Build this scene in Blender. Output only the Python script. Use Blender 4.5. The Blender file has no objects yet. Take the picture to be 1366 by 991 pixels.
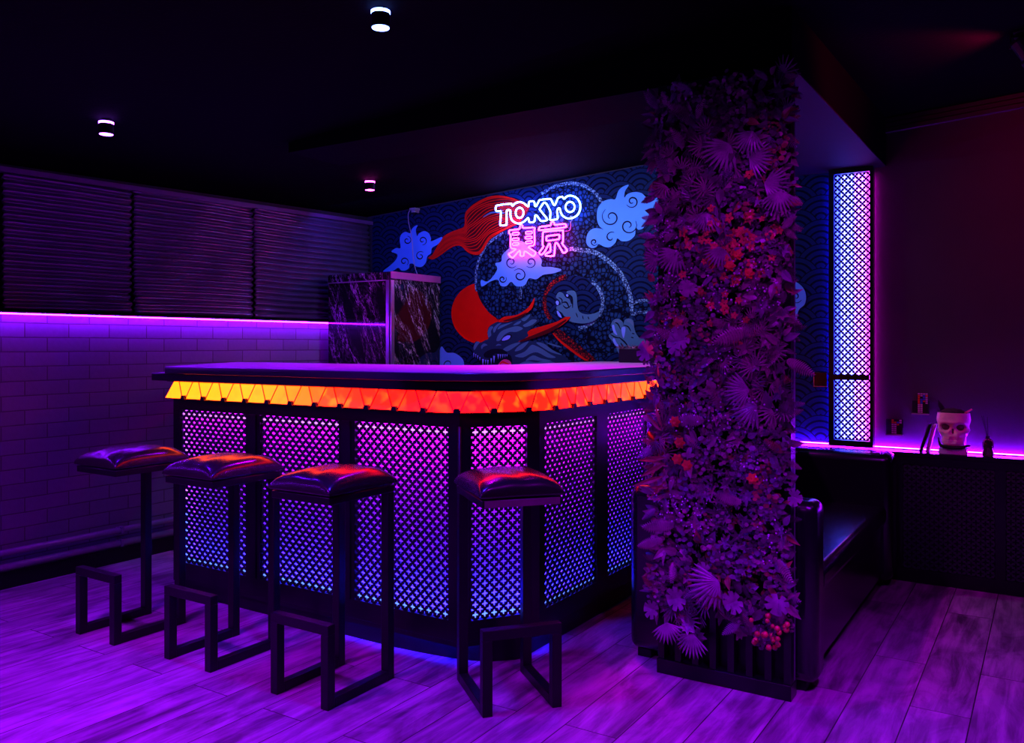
import bpy, bmesh, math, random
from mathutils import Vector, Matrix
random.seed(7)
PI = math.pi
scn = bpy.context.scene
COL = scn.collection

# ------------------------------------------------------------------ camera
F, CX, HY, H = 1128.0, 683.0, 460.0, 1.25
TH = math.atan2(722.0, F)
CT, ST = math.cos(TH), math.sin(TH)
cam = bpy.data.cameras.new('camera')
cam.sensor_width = 36.0
cam.lens = F / 1366.0 * 36.0
cam.shift_y = -(495.5 - HY) / 1366.0
cam.clip_start = 0.05
co = bpy.data.objects.new('camera', cam)
co.location = (0, 0, H)
co.rotation_euler = (PI / 2, 0, TH)
COL.objects.link(co)
scn.camera = co

def ray(px, py):
    r = (px - CX) / F
    return r * CT - ST, r * ST + CT, (HY - py) / F
def atY(px, py, Y):            # where a sight line meets the wall plane Y
    v = ray(px, py); d = Y / v[1]
    return Vector((v[0] * d, Y, H + v[2] * d))
def ceil_z(x, y):
    return 2.26 + .063 * (x + 4.53) + .028 * (y - 5.03)

# ------------------------------------------------------------------ materials
def nt_new(name):
    m = bpy.data.materials.new(name); m.use_nodes = True
    nt = m.node_tree
    return m, nt, nt.nodes['Principled BSDF']

def mat(name, base, rough=.5, metal=0., noise=0., nscale=30., bump=0., coat=0., spec=.5, bscale=None):
    m, nt, b = nt_new(name)
    b.inputs['Base Color'].default_value = (*base, 1)
    b.inputs['Roughness'].default_value = rough
    b.inputs['Metallic'].default_value = metal
    b.inputs['Coat Weight'].default_value = coat
    b.inputs['Coat Roughness'].default_value = .15
    b.inputs['Specular IOR Level'].default_value = spec
    tc = nt.nodes.new('ShaderNodeTexCoord')
    n = nt.nodes.new('ShaderNodeTexNoise'); n.inputs['Scale'].default_value = nscale
    n.inputs['Detail'].default_value = 5
    nt.links.new(tc.outputs['Object'], n.inputs['Vector'])
    mx = nt.nodes.new('ShaderNodeMix'); mx.data_type = 'RGBA'
    mx.inputs['A'].default_value = (*[c * (1 - noise) for c in base], 1)
    mx.inputs['B'].default_value = (*[min(1, c * (1 + noise)) for c in base], 1)
    nt.links.new(n.outputs['Fac'], mx.inputs['Factor'])
    nt.links.new(mx.outputs['Result'], b.inputs['Base Color'])
    if bump:
        n2 = n
        if bscale:
            n2 = nt.nodes.new('ShaderNodeTexNoise'); n2.inputs['Scale'].default_value = bscale
            nt.links.new(tc.outputs['Object'], n2.inputs['Vector'])
        bp = nt.nodes.new('ShaderNodeBump'); bp.inputs['Strength'].default_value = bump
        bp.inputs['Distance'].default_value = .01
        nt.links.new(n2.outputs['Fac'], bp.inputs['Height'])
        nt.links.new(bp.outputs['Normal'], b.inputs['Normal'])
    return m

def emit(name, colour, strength):
    m, nt, b = nt_new(name)
    b.inputs['Base Color'].default_value = (.02, .02, .02, 1)
    b.inputs['Emission Color'].default_value = (*colour, 1)
    b.inputs['Emission Strength'].default_value = strength
    return m

class N:                        # tiny helper for node maths
    def __init__(s, nt): s.nt = nt
    def m(s, op, a, b=None, c=None):
        n = s.nt.nodes.new('ShaderNodeMath'); n.operation = op
        for i, v in enumerate((a, b, c)):
            if v is None: continue
            if isinstance(v, (int, float)): n.inputs[i].default_value = v
            else: s.nt.links.new(v, n.inputs[i])
        return n.outputs[0]
    def mix(s, f, a, b):
        n = s.nt.nodes.new('ShaderNodeMix'); n.data_type = 'RGBA'
        for k, v in (('Factor', f), ('A', a), ('B', b)):
            if isinstance(v, tuple): n.inputs[k].default_value = (*v, 1) if len(v) == 3 else v
            elif isinstance(v, (int, float)): n.inputs[k].default_value = v
            else: s.nt.links.new(v, n.inputs[k])
        return n.outputs['Result']
    def xyz(s):
        tc = s.nt.nodes.new('ShaderNodeTexCoord'); sp = s.nt.nodes.new('ShaderNodeSeparateXYZ')
        s.nt.links.new(tc.outputs['Object'], sp.inputs[0])
        return sp.outputs[0], sp.outputs[1], sp.outputs[2]
    def vec(s, x, y, z):
        n = s.nt.nodes.new('ShaderNodeCombineXYZ')
        for i, v in enumerate((x, y, z)):
            if isinstance(v, (int, float)): n.inputs[i].default_value = v
            else: s.nt.links.new(v, n.inputs[i])
        return n.outputs[0]
    def noise(s, v, scale, detail=4, rough=.5, dist=0.):
        n = s.nt.nodes.new('ShaderNodeTexNoise')
        n.inputs['Scale'].default_value = scale; n.inputs['Detail'].default_value = detail
        n.inputs['Roughness'].default_value = rough; n.inputs['Distortion'].default_value = dist
        s.nt.links.new(v, n.inputs['Vector'])
        return n.outputs['Fac']
    def ramp(s, f, lo, hi):
        n = s.nt.nodes.new('ShaderNodeMapRange')
        n.inputs['From Min'].default_value = lo; n.inputs['From Max'].default_value = hi
        s.nt.links.new(f, n.inputs['Value'])
        return n.outputs[0]
    def bump(s, h, bsdf, strength, dist=.01):
        bp = s.nt.nodes.new('ShaderNodeBump'); bp.inputs['Strength'].default_value = strength
        bp.inputs['Distance'].default_value = dist
        s.nt.links.new(h, bp.inputs['Height']); s.nt.links.new(bp.outputs[0], bsdf.inputs['Normal'])

def floor_mat():
    m, nt, b = nt_new('wood_plank_floor'); n = N(nt)
    x, y, z = n.xyz()
    br = nt.nodes.new('ShaderNodeTexBrick')
    br.offset = .37; br.offset_frequency = 2
    br.inputs['Scale'].default_value = 1.0
    br.inputs['Brick Width'].default_value = 1.22
    br.inputs['Row Height'].default_value = .187
    br.inputs['Mortar Size'].default_value = .0022
    br.inputs['Mortar Smooth'].default_value = .2
    br.inputs['Color1'].default_value = (0, 0, 0, 1); br.inputs['Color2'].default_value = (1, 1, 1, 1)
    br.inputs['Mortar'].default_value = (.5, .5, .5, 1)
    nt.links.new(n.vec(y, n.m('ADD', x, .045), 0.0), br.inputs['Vector'])
    tone = nt.nodes.new('ShaderNodeSeparateColor'); nt.links.new(br.outputs['Color'], tone.inputs[0])
    t = tone.outputs[0]
    off = n.m('MULTIPLY', t, 13.7)
    g1 = n.noise(n.vec(n.m('ADD', n.m('MULTIPLY', x, 26), off), n.m('MULTIPLY', y, 2.2), off), 1.0, 6, .62, .7)
    g2 = n.noise(n.vec(n.m('ADD', n.m('MULTIPLY', x, 7), off), n.m('MULTIPLY', y, 2.6), off), 1.0, 5, .6, 1.2)
    v = n.m('ADD', n.m('MULTIPLY', n.ramp(g1, .40, .62), .5), n.m('MULTIPLY', n.ramp(g2, .40, .60), .5))
    v = n.m('ADD', n.m('MULTIPLY', v, .8), n.m('MULTIPLY', t, .2))
    c = n.mix(v, (.07, .06, .062), (.56, .50, .48))
    c = n.mix(br.outputs['Fac'], c, (.015, .012, .012))
    nt.links.new(c, b.inputs['Base Color'])
    nt.links.new(n.ramp(g2, -.6, 1.6), b.inputs['Roughness'])
    b.inputs['Specular IOR Level'].default_value = .5
    n.bump(n.m('SUBTRACT', n.m('MULTIPLY', g1, .25), br.outputs['Fac']), b, .35, .003)
    return m

def brick_mat():
    m, nt, b = nt_new('painted_brick'); n = N(nt)
    x, y, z = n.xyz()
    wob = n.noise(n.vec(x, y, z), 3.0, 3)
    br = nt.nodes.new('ShaderNodeTexBrick')
    br.inputs['Scale'].default_value = 1.0
    br.inputs['Brick Width'].default_value = .235; br.inputs['Row Height'].default_value = .076
    br.inputs['Mortar Size'].default_value = .0035; br.inputs['Mortar Smooth'].default_value = .35
    br.inputs['Color1'].default_value = (.85, .85, .85, 1); br.inputs['Color2'].default_value = (1, 1, 1, 1)
    br.inputs['Mortar'].default_value = (.45, .35, .35, 1)
    nt.links.new(n.vec(y, n.m('ADD', z, n.m('MULTIPLY', wob, .008)), 0.0), br.inputs['Vector'])
    fine = n.noise(n.vec(x, y, z), 45.0, 5)
    c = n.mix(n.m('MULTIPLY', fine, .5), (.22, .21, .26), (.14, .135, .17))
    mx = nt.nodes.new('ShaderNodeMix'); mx.data_type = 'RGBA'; mx.blend_type = 'MULTIPLY'
    mx.inputs['Factor'].default_value = 1
    nt.links.new(c, mx.inputs['A']); nt.links.new(br.outputs['Color'], mx.inputs['B'])
    nt.links.new(mx.outputs['Result'], b.inputs['Base Color'])
    b.inputs['Roughness'].default_value = .55
    n.bump(n.m('SUBTRACT', n.m('MULTIPLY', fine, .25), br.outputs['Fac']), b, .7, .006)
    return m

def marble_mat():
    m, nt, b = nt_new('black_marble'); n = N(nt)
    x, y, z = n.xyz()
    u = n.m('ADD', n.m('ADD', x, y), n.m('MULTIPLY', z, .42))
    w = n.m('SUBTRACT', z, n.m('MULTIPLY', u, .3))
    p = n.vec(n.m('MULTIPLY', u, 10.0), n.m('MULTIPLY', w, 3.0), 0.0)
    n1 = n.noise(p, 1.0, 8, .68, .5)
    n2 = n.noise(p, 2.6, 8, .7, .9)
    msk = n.ramp(n.noise(p, .9, 2), .4, .55)
    v1 = n.m('MULTIPLY', n.ramp(n.m('ABSOLUTE', n.m('SUBTRACT', n1, .5)), .012, .002), msk)
    v2 = n.m('MULTIPLY', n.ramp(n.m('ABSOLUTE', n.m('SUBTRACT', n2, .5)), .012, .002), .3)
    v = n.m('MINIMUM', n.m('MAXIMUM', n.m('MAXIMUM', v1, n.m('MULTIPLY', v2, msk)), 0.0), 1.0)
    nt.links.new(n.mix(v, (.006, .006, .008), (.62, .55, .62)), b.inputs['Base Color'])
    b.inputs['Roughness'].default_value = .07
    return m

def wave_mat():                 # overlapping fish-scale waves behind the dragon
    m, nt, b = nt_new('mural_waves'); n = N(nt)
    x, y, z = n.xyz()
    R = .14; h = R / 2
    t = n.m('FLOOR', n.m('DIVIDE', z, h))
    def dist(k):
        j = n.m('ADD', t, float(k))
        par = n.m('MODULO', n.m('ADD', j, 200.0), 2.0)
        xs = n.m('ADD', x, n.m('MULTIPLY', par, R))
        dx = n.m('SUBTRACT', n.m('MULTIPLY', n.m('FRACT', n.m('DIVIDE', n.m('ADD', xs, 20 * R), 2 * R)), 2 * R), R)
        dz = n.m('SUBTRACT', z, n.m('MULTIPLY', j, h))
        return n.m('SQRT', n.m('ADD', n.m('MULTIPLY', dx, dx), n.m('MULTIPLY', dz, dz)))
    d1, d0 = dist(-1), dist(0)
    use = n.m('LESS_THAN', d1, R)
    d = n.m('ADD', n.m('MULTIPLY', d1, use), n.m('MULTIPLY', d0, n.m('SUBTRACT', 1.0, use)))
    fr = n.m('FRACT', n.m('MULTIPLY', n.m('DIVIDE', d, R), 4.0))
    line = n.m('GREATER_THAN', n.m('ABSOLUTE', n.m('SUBTRACT', fr, .5)), .33)
    nt.links.new(n.mix(line, (.006, .018, .075), (.0010, .0020, .014)), b.inputs['Base Color'])
    b.inputs['Roughness'].default_value = .6; b.inputs['Specular IOR Level'].default_value = .06
    return m

def scale_mat(name, c1, c2, edge, scale):
    m, nt, b = nt_new(name); n = N(nt)
    x, y, z = n.xyz()
    p = n.vec(n.m('MULTIPLY', x, scale), n.m('MULTIPLY', z, scale), 0.0)
    v = nt.nodes.new('ShaderNodeTexVoronoi'); v.feature = 'DISTANCE_TO_EDGE'; v.inputs['Scale'].default_value = 1
    v.inputs['Randomness'].default_value = .7
    nt.links.new(p, v.inputs['Vector'])
    v2 = nt.nodes.new('ShaderNodeTexVoronoi'); v2.inputs['Scale'].default_value = 1; v2.inputs['Randomness'].default_value = .7
    nt.links.new(p, v2.inputs['Vector'])
    c = n.mix(n.ramp(v2.outputs['Distance'], .1, .6), c1, c2)
    c = n.mix(n.m('LESS_THAN', v.outputs['Distance'], .1), c, edge)
    nt.links.new(c, b.inputs['Base Color'])
    b.inputs['Roughness'].default_value = .6; b.inputs['Specular IOR Level'].default_value = .06
    return m

def tile_mat():                 # back-lit tiles: the diode colour of each tile, hot spots where diodes sit
    m, nt, b = nt_new('backlit_tile'); n = N(nt)
    x, y, z = n.xyz()
    oi = nt.nodes.new('ShaderNodeObjectInfo')
    f = n.noise(n.vec(x, y, z), 22.0, 1, .4)
    hot = n.m('MULTIPLY', n.ramp(f, .5, .72), oi.outputs['Alpha'])
    hot = n.m('MINIMUM', n.m('MAXIMUM', hot, 0.0), 1.0)
    c = n.mix(hot, oi.outputs['Color'], (1, .027, .0005))
    nt.links.new(c, b.inputs['Emission Color'])
    b.inputs['Emission Strength'].default_value = 12.0; b.inputs['Specular IOR Level'].default_value = .08
    b.inputs['Base Color'].default_value = (.03, .02, .02, 1)
    b.inputs['Roughness'].default_value = .3
    return m

M = dict(
    floor=floor_mat(), brick=brick_mat(), marble=marble_mat(), waves=wave_mat(), tile=tile_mat(),
    ceiling=mat('ceiling_paint', (.0014, .0011, .0022), .9, noise=.35, nscale=2.2, bump=.15, bscale=60, spec=.03),
    soffit=mat('beam_paint', (.002, .0018, .0028), .85, noise=.15, nscale=3, spec=.03), soffit_lit=mat('beam_underside_lit', (.02, .035, .028), .7, noise=.15, nscale=3, spec=.1),
    dark_wall=mat('dark_wall_paint', (.05, .04, .055), .75, noise=.2, nscale=3, spec=.25, bump=.08, bscale=80),
    upper_wall=mat('upper_wall_black', (.02, .02, .025), .7, noise=.2),
    foil=mat('crumpled_foil', (.17, .13, .20), .33, .6, noise=.3, nscale=8, bump=.35, bscale=14),
    rail=mat('painted_rail', (.15, .07, .19), .4, noise=.15),
    black=mat('black_board', (.006, .005, .007), .45, noise=.3, nscale=20, spec=.3),
    black_gloss=mat('black_gloss_board', (.005, .004, .006), .3, noise=.25, nscale=16, spec=.35),
    plate=mat('black_grille_plate', (.010, .008, .012), .5, noise=.2),
    white=mat('white_backing', (.82, .82, .84), .8, noise=.04),
    top=mat('bar_top_laminate', (.34, .28, .34), .4, noise=.2, nscale=9, bump=.04, bscale=60, spec=.2),
    steel=mat('black_steel_tube', (.007, .006, .007), .38, .1, noise=.3, nscale=25, bump=.05, bscale=90, spec=.3),
    leather=mat('black_leather', (.016, .010, .012), .27, noise=.25, nscale=14, bump=.03, bscale=9, coat=.3),
    sofa=mat('black_sofa_leather', (.006, .005, .007), .24, noise=.25, nscale=12, bump=.06, bscale=16, coat=.2),
    board_edge=mat('plywood_edge', (.17, .11, .12), .5, noise=.3, nscale=20),
    trim_metal=mat('brushed_metal', (.55, .55, .6), .3, .9, noise=.1),
    band=mat('lacquer_band', (.35, .30, .34), .3, noise=.1),
    pipe=mat('painted_pipe', (.22, .20, .26), .25, noise=.2, nscale=15),
    led_purple=emit('led_purple', (.22, .004, 1.0), 150),
    led_shelf=emit('led_shelf_purple', (.24, .003, 1.0), 400),
    neon_blue=emit('neon_white_blue', (.055, .14, 1.0), 45),
    neon_pink=emit('neon_pink', (1.0, .014, .36), 40),
    led_mag=emit('led_magenta', (.62, .18, 1.0), 2.6),
    led_blue=emit('led_blue', (.08, .17, 1.0), 3.0),
    lamp_blue=emit('lamp_white_blue', (.12, .22, 1.0), 22),
    lamp_violet=emit('lamp_violet', (.30, .06, 1.0), 22),
    lamp_pink=emit('lamp_pink', (1.0, .04, .7), 20),
    fixture_blue=emit('fixture_blue', (.05, .03, 1.0), 1.0),
    lattice_blue=emit('lattice_blue', (.022, .035, 1.0), 16),
    lattice_pink=emit('lattice_pink', (.6, .03, 1.0), 14),
    lattice_cool=emit('lattice_cool', (.068, .075, 1.0), 18), lattice_warm=emit('lattice_warm', (.20, .055, 1.0), 18),
    ledge_grille=mat('ledge_grille', (.035, .03, .05), .4, noise=.2),
    edge=mat('worktop_edge', (.02, .015, .022), .3, noise=.2),
    kick=emit('led_kick_blue', (.004, .006, 1.0), 110),
    side_blue=emit('side_blue', (.004, .006, 1.0), 110),
    side_pink=emit('side_pink', (.75, .0, .70), 40),
)
def flat(name, c, r=.6): return mat(name, c, r, noise=.08, nscale=12, spec=.06)
M.update(
    sun=flat('mural_red_sun', (.9, .006, .002)), cloud=flat('mural_cloud_blue', (.11, .38, .95)),
    ink=flat('mural_ink', (.006, .006, .016)), red=flat('mural_red', (.85, .010, .004)),
    dark_red=flat('mural_dark_red', (.10, .003, .006)), claw=flat('mural_claw_grey', (.08, .19, .29)),
    claw_light=flat('mural_claw_light', (.13, .20, .33)), nail=flat('mural_nail', (.25, .36, .95)),
    head=flat('mural_head_blue', (.016, .034, .080)), head_light=flat('mural_head_light', (.07, .17, .28)),
    rim=scale_mat('mural_rim', (.25, .50, .60), (.16, .34, .48), (.02, .03, .08), 60),
    scales=scale_mat('mural_scales', (.018, .065, .16), (.007, .024, .075), (.0012, .002, .010), 34),
    red_scales=scale_mat('mural_red_scales', (.55, .012, .01), (.15, .006, .01), (.01, .004, .01), 60),
    tongue=flat('mural_tongue', (.8, .05, .25)),
)

# ------------------------------------------------------------------ mesh builder
def tag(o, label=None, cat=None, group=None, kind=None):
    if label: o['label'] = label
    if cat: o['category'] = cat
    if group: o['group'] = group
    if kind: o['kind'] = kind
    return o
def empty(name, loc=(0, 0, 0), rz=0.):
    o = bpy.data.objects.new(name, None); COL.objects.link(o)
    o.empty_display_size = .05
    o.location = loc; o.rotation_euler = (0, 0, rz)
    return o

class MB:
    def __init__(s): s.v = []; s.f = []
    def add(s, vs, fs):
        b = len(s.v); s.v += [tuple(p) for p in vs]; s.f += [tuple(i + b for i in f) for f in fs]
        return s
    def box(s, a, b):
        x0, y0, z0 = a; x1, y1, z1 = b
        return s.add([(x0, y0, z0), (x1, y0, z0), (x1, y1, z0), (x0, y1, z0), (x0, y0, z1), (x1, y0, z1), (x1, y1, z1), (x0, y1, z1)],
                     [(0, 3, 2, 1), (4, 5, 6, 7), (0, 1, 5, 4), (1, 2, 6, 5), (2, 3, 7, 6), (3, 0, 4, 7)])
    def prism(s, pts, z0, z1):          # plan outline, counter-clockwise
        n = len(pts)
        vs = [(p[0], p[1], z0) for p in pts] + [(p[0], p[1], z1) for p in pts]
        fs = [tuple(range(n - 1, -1, -1)), tuple(range(n, 2 * n))]
        fs += [(i, (i + 1) % n, n + (i + 1) % n, n + i) for i in range(n)]
        return s.add(vs, fs)
    def wall_poly(s, pts, y, t):        # outline in (x, z) on a wall facing -Y, front at y
        n = len(pts)
        vs = [(p[0], y, p[1]) for p in pts] + [(p[0], y + t, p[1]) for p in pts]
        fs = [tuple(range(n)), tuple(range(2 * n - 1, n - 1, -1))]
        fs += [(i, n + i, n + (i + 1) % n, (i + 1) % n) for i in range(n)]
        return s.add(vs, fs)
    def tube(s, pts, r, n=8, closed=False):
        pts = [Vector(p) for p in pts]; k = len(pts)
        rr = r if isinstance(r, (list, tuple)) else [r] * k
        up = None; rings = []
        for i in range(k):
            a = pts[(i - 1) % k] if (closed or i > 0) else pts[i]
            b = pts[(i + 1) % k] if (closed or i < k - 1) else pts[i]
            d = (b - a)
            if d.length < 1e-9: d = Vector((0, 0, 1))
            d.normalize()
            if up is None: up = d.orthogonal().normalized()
            up = (up - d * up.dot(d))
            if up.length < 1e-6: up = d.orthogonal()
            up.normalize(); w = d.cross(up)
            rings.append([pts[i] + (up * math.cos(2 * PI * j / n) + w * math.sin(2 * PI * j / n)) * rr[i] for j in range(n)])
        vs = [p for rg in rings for p in rg]; fs = []
        for i in range(k if closed else k - 1):
            i2 = (i + 1) % k
            for j in range(n):
                fs.append((i * n + j, i * n + (j + 1) % n, i2 * n + (j + 1) % n, i2 * n + j))
        if not closed:
            fs.append(tuple(range(n - 1, -1, -1))); fs.append(tuple((k - 1) * n + j for j in range(n)))
        return s.add(vs, fs)
    def lathe(s, prof, n=24, c=(0, 0, 0)):
        vs = []; fs = []
        for r, z in prof:
            vs += [(c[0] + r * math.cos(2 * PI * j / n), c[1] + r * math.sin(2 * PI * j / n), c[2] + z) for j in range(n)]
        for i in range(len(prof) - 1):
            for j in range(n):
                fs.append((i * n + j, i * n + (j + 1) % n, (i + 1) * n + (j + 1) % n, (i + 1) * n + j))
        if prof[0][0] > 1e-5: fs.append(tuple(range(n - 1, -1, -1)))
        if prof[-1][0] > 1e-5: fs.append(tuple((len(prof) - 1) * n + j for j in range(n)))
        return s.add(vs, fs)
    def move(s, mtx):
        s.v = [tuple(mtx @ Vector(p)) for p in s.v]; return s
    def build(s, name, m, parent=None, smooth=False, bevel=0., seg=2, sub=0):
        me = bpy.data.meshes.new(name); me.from_pydata(s.v, [], s.f); me.update()
        bm = bmesh.new(); bm.from_mesh(me)
        bmesh.ops.recalc_face_normals(bm, faces=bm.faces); bm.to_mesh(me); bm.free()
        me.materials.append(m)
        if smooth:
            for p in me.polygons: p.use_smooth = True
        o = bpy.data.objects.new(name, me); COL.objects.link(o)
        if parent: o.parent = parent
        if bevel:
            md = o.modifiers.new('bevel', 'BEVEL'); md.width = bevel; md.segments = seg; md.limit_method = 'ANGLE'
            for p in me.polygons: p.use_smooth = True
            me.set_sharp_from_angle(angle=math.radians(50)) if not smooth else None
        if sub:
            md = o.modifiers.new('subd', 'SUBSURF'); md.levels = sub; md.render_levels = sub
        return o

def spline(pts, n=6, closed=False):
    pts = [Vector(p) for p in pts]; k = len(pts); out = []
    for i in range(k if closed else k - 1):
        g = lambda q: pts[q % k] if closed else pts[max(0, min(k - 1, q))]
        p0, p1, p2, p3 = g(i - 1), g(i), g(i + 1), g(i + 2)
        for j in range(n):
            t = j / n
            out.append(.5 * ((2 * p1) + (p2 - p0) * t + (2 * p0 - 5 * p1 + 4 * p2 - p3) * t * t + (3 * p1 - p0 - 3 * p2 + p3) * t ** 3))
    if not closed: out.append(pts[-1])
    return out

# ------------------------------------------------------------------ room
def struct(o): return tag(o, kind='structure')
XL, YB = -4.53, 5.03
XR, YF = 2.2, -1.6
struct(MB().box((XL, YF, -.1), (XR, YB, 0)).build('floor', M['floor']))
cz = ceil_z
struct(MB().add([(XL - .2, YF, cz(XL, YF)), (XR, YF, cz(XR, YF)), (XR, YB + .2, cz(XR, YB)), (XL - .2, YB + .2, cz(XL, YB)),
                 (XL - .2, YF, 3), (XR, YF, 3), (XR, YB + .2, 3), (XL - .2, YB + .2, 3)],
                [(0, 1, 2, 3), (7, 6, 5, 4), (0, 4, 5, 1), (1, 5, 6, 2), (2, 6, 7, 3), (3, 7, 4, 0)]).build('ceiling', M['ceiling']))
wl = struct(MB().box((XL - .12, YF, 0), (XL, YB, 1.425)).build('wall_left', M['brick']))
struct(MB().box((XL - .12, YF, 1.4255), (XL - .055, YB, 2.35)).build('wall_left', M['upper_wall']))
struct(MB().box((XL - .12, YB, 0), (XR, YB + .15, 2.75)).build('wall_back', M['dark_wall']))
struct(MB().box((XL, YF, 0), (XL + .014, YB, .085)).build('baseboard_left', M['black']))
# dropped beam: one arm along the room, one back to the wall
PX0, PX1, PY = -1.272, -.775, 3.024
bz = 2.238
bm_ = MB().prism([(-3.31, 3.04), (PX1, 3.04), (PX1, YB), (PX0, YB), (PX0, 3.42), (-3.31, 3.42)], bz, 2.6)
bo = struct(bm_.build('ceiling_beam', M['soffit']))
MB().box((PX0 + .002, 3.10, bz - .006), (PX1 - .001, YB - .002, bz - .0003)).build('lit_underside', M['soffit_lit'], bo)  # paler sheet: lamplight on the beam underside put into its colour
tr = MB()
for k in range(3):
    tr.add([(-.85, YB - .02 - .006 * k, cz(-.85, YB) - .028 + .028 * -k), (XR, YB - .02 - .006 * k, cz(XR, YB) - .028 - .028 * k), (XR, YB, cz(XR, YB) - .028 - .028 * k), (-.85, YB, cz(-.85, YB) - .028 - .028 * k),
            (-.85, YB - .02 - .006 * k, cz(-.85, YB) - .006 - .028 * k), (XR, YB - .02 - .006 * k, cz(XR, YB) - .006 - .028 * k), (XR, YB, cz(XR, YB) - .006 - .028 * k), (-.85, YB, cz(-.85, YB) - .006 - .028 * k)],
           [(0, 3, 2, 1), (4, 5, 6, 7), (0, 1, 5, 4), (1, 2, 6, 5), (2, 3, 7, 6), (3, 0, 4, 7)])
struct(tr.build('trim_1', M['dark_wall']))
# rail over the corrugated sheets
y0, y1 = YF, YB
struct(MB().add([(XL - .03, y0, 2.055), (XL + .012, y0, 2.055), (XL + .012, y1, 2.195), (XL - .03, y1, 2.195),
                 (XL - .03, y0, 2.082), (XL + .012, y0, 2.082), (XL + .012, y1, 2.222), (XL - .03, y1, 2.222)],
                [(0, 3, 2, 1), (4, 5, 6, 7), (0, 1, 5, 4), (1, 2, 6, 5), (2, 3, 7, 6), (3, 0, 4, 7)]).build('trim_2', M['rail']))
def rail_z(y): return 2.06 + (y - y0) / (y1 - y0) * .14

# ------------------------------------------------------------------ corrugated foil sheets
def sheet(ya, yb, label, seed):
    rnd = random.Random(seed)
    ny, nz = 40, 110
    ph = [rnd.uniform(0, 6) for _ in range(6)]
    vs = []; fs = []
    dents = [(rnd.uniform(ya, yb), rnd.choice([1.47, 1.5, 1.54, 2.08]), rnd.uniform(.04, .1), rnd.uniform(-.018, .018)) for _ in range(9)]
    for i in range(ny + 1):
        for j in range(nz + 1):
            y = ya + (yb - ya) * i / ny
            z = 1.437 + (rail_z(y) - .002 - 1.437) * j / nz
            w = .012 * math.sin(2 * PI * z / .040 + .5 * math.sin(3 * y + ph[0]) + .25 * math.sin(7 * y + ph[1]))
            w += .005 * math.sin(5 * y + 4 * z + ph[2]) + .003 * math.sin(13 * y - 9 * z + ph[3])
            for dy, dz, dr, da in dents:
                q = ((y - dy) / (dr * 1.5)) ** 2 + ((z - dz) / (dr * .5)) ** 2
                if q < 6: w += da * math.exp(-q)
            vs.append((XL - .008 + w, y, z))
    for i in range(ny):
        for j in range(nz):
            a = i * (nz + 1) + j
            fs.append((a, a + nz + 1, a + nz + 2, a + 1))
    o = MB().add(vs, fs).build('corrugated_sheet', M['foil'], smooth=True)
    md = o.modifiers.new('solid', 'SOLIDIFY'); md.thickness = .003; md.offset = -1
    return tag(o, label, 'wall sheet', 'corrugated black foil sheets on the left wall')
sheet(2.245, 2.955, 'crumpled black corrugated foil sheet nearest the camera on the left wall', 1)
sheet(2.975, 3.845, 'middle crumpled black corrugated foil sheet on the left wall', 2)
sheet(3.865, 5.0, 'crumpled black corrugated foil sheet behind the marble cabinet by the corner', 3)

# LED strip along the top of the brick, pipes near the floor
o = empty('wall_mounted_led_strip', (XL, 0, 1.41)); tag(o, 'glowing purple LED strip along the top of the brick wall', 'light strip')
MB().box((.0, YF, .0062), (.056, 5.0, .0085)).build('channel', M['black'], o)
MB().box((.050, YF, -.0035), (.054, 5.0, .0035)).build('light_tube', M['led_purple'], o)
for z, lab in ((.195, 'upper of two black heating pipes along the brick wall'), (.122, 'lower of two black heating pipes along the brick wall')):
    o = empty('heating_pipe', (XL, 0, z)); tag(o, lab, 'pipe')
    MB().tube([(.05, YF, 0), (.05, YB - .02, 0)], .017, 12).build('pipe_run', M['pipe'], o, smooth=True)
    for y in (1.2, 2.85, 4.3):
        MB().box((.0, y, -.012), (.036, y + .02, .012)).box((.032, y, -.021), (.069, y + .02, .021)).build('pipe_bracket', M['pipe'], o, bevel=.004)

# ------------------------------------------------------------------ pierced lattice plate
def lattice(mb, w, h, pitch, t, hole=.64, arm=.42):
    """plate in local x (0..w), z (0..h): diagonal bars round four-armed openings; front at y=0"""
    nx = max(1, round(w / pitch)); nz = max(1, round(h / pitch))
    px, pz = w / nx, h / nz
    def cell(cx, cz):
        a = hole / 2; b = arm / 2 * .5
        hx = [(-b, a), (b, a), (b, b), (a, b), (a, -b), (b, -b), (b, -a), (-b, -a), (-b, -b), (-a, -b), (-a, b), (-b, b)]
        cr = [(0, .5), (.5, 0), (0, -.5), (-.5, 0)]
        P = lambda q: (min(w, max(0., cx + q[0] * px)), min(h, max(0., cz + q[1] * pz)))
        v = [P(q) for q in hx] + [P(q) for q in cr]
        vs = [(p[0], 0, p[1]) for p in v] + [(p[0], t, p[1]) for p in v[:12]]
        T, R_, B, L = 12, 13, 14, 15
        fs = [(T, 0, 1), (R_, 3, 4), (B, 6, 7), (L, 9, 10),
              (T, 1, 2), (T, 2, R_), (R_, 2, 3), (R_, 4, 5), (R_, 5, B), (B, 5, 6), (B, 7, 8), (B, 8, L), (L, 8, 9), (L, 10, 11), (L, 11, T), (T, 11, 0)]
        fs += [(i, 16 + i, 16 + (i + 1) % 12, (i + 1) % 12) for i in range(12)]
        mb.add(vs, fs)
    for i in range(nx + 1):
        for j in range(nz + 1): cell(i * px, j * pz)
    for i in range(nx):
        for j in range(nz): cell((i + .5) * px, (j + .5) * pz)
    return mb

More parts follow.
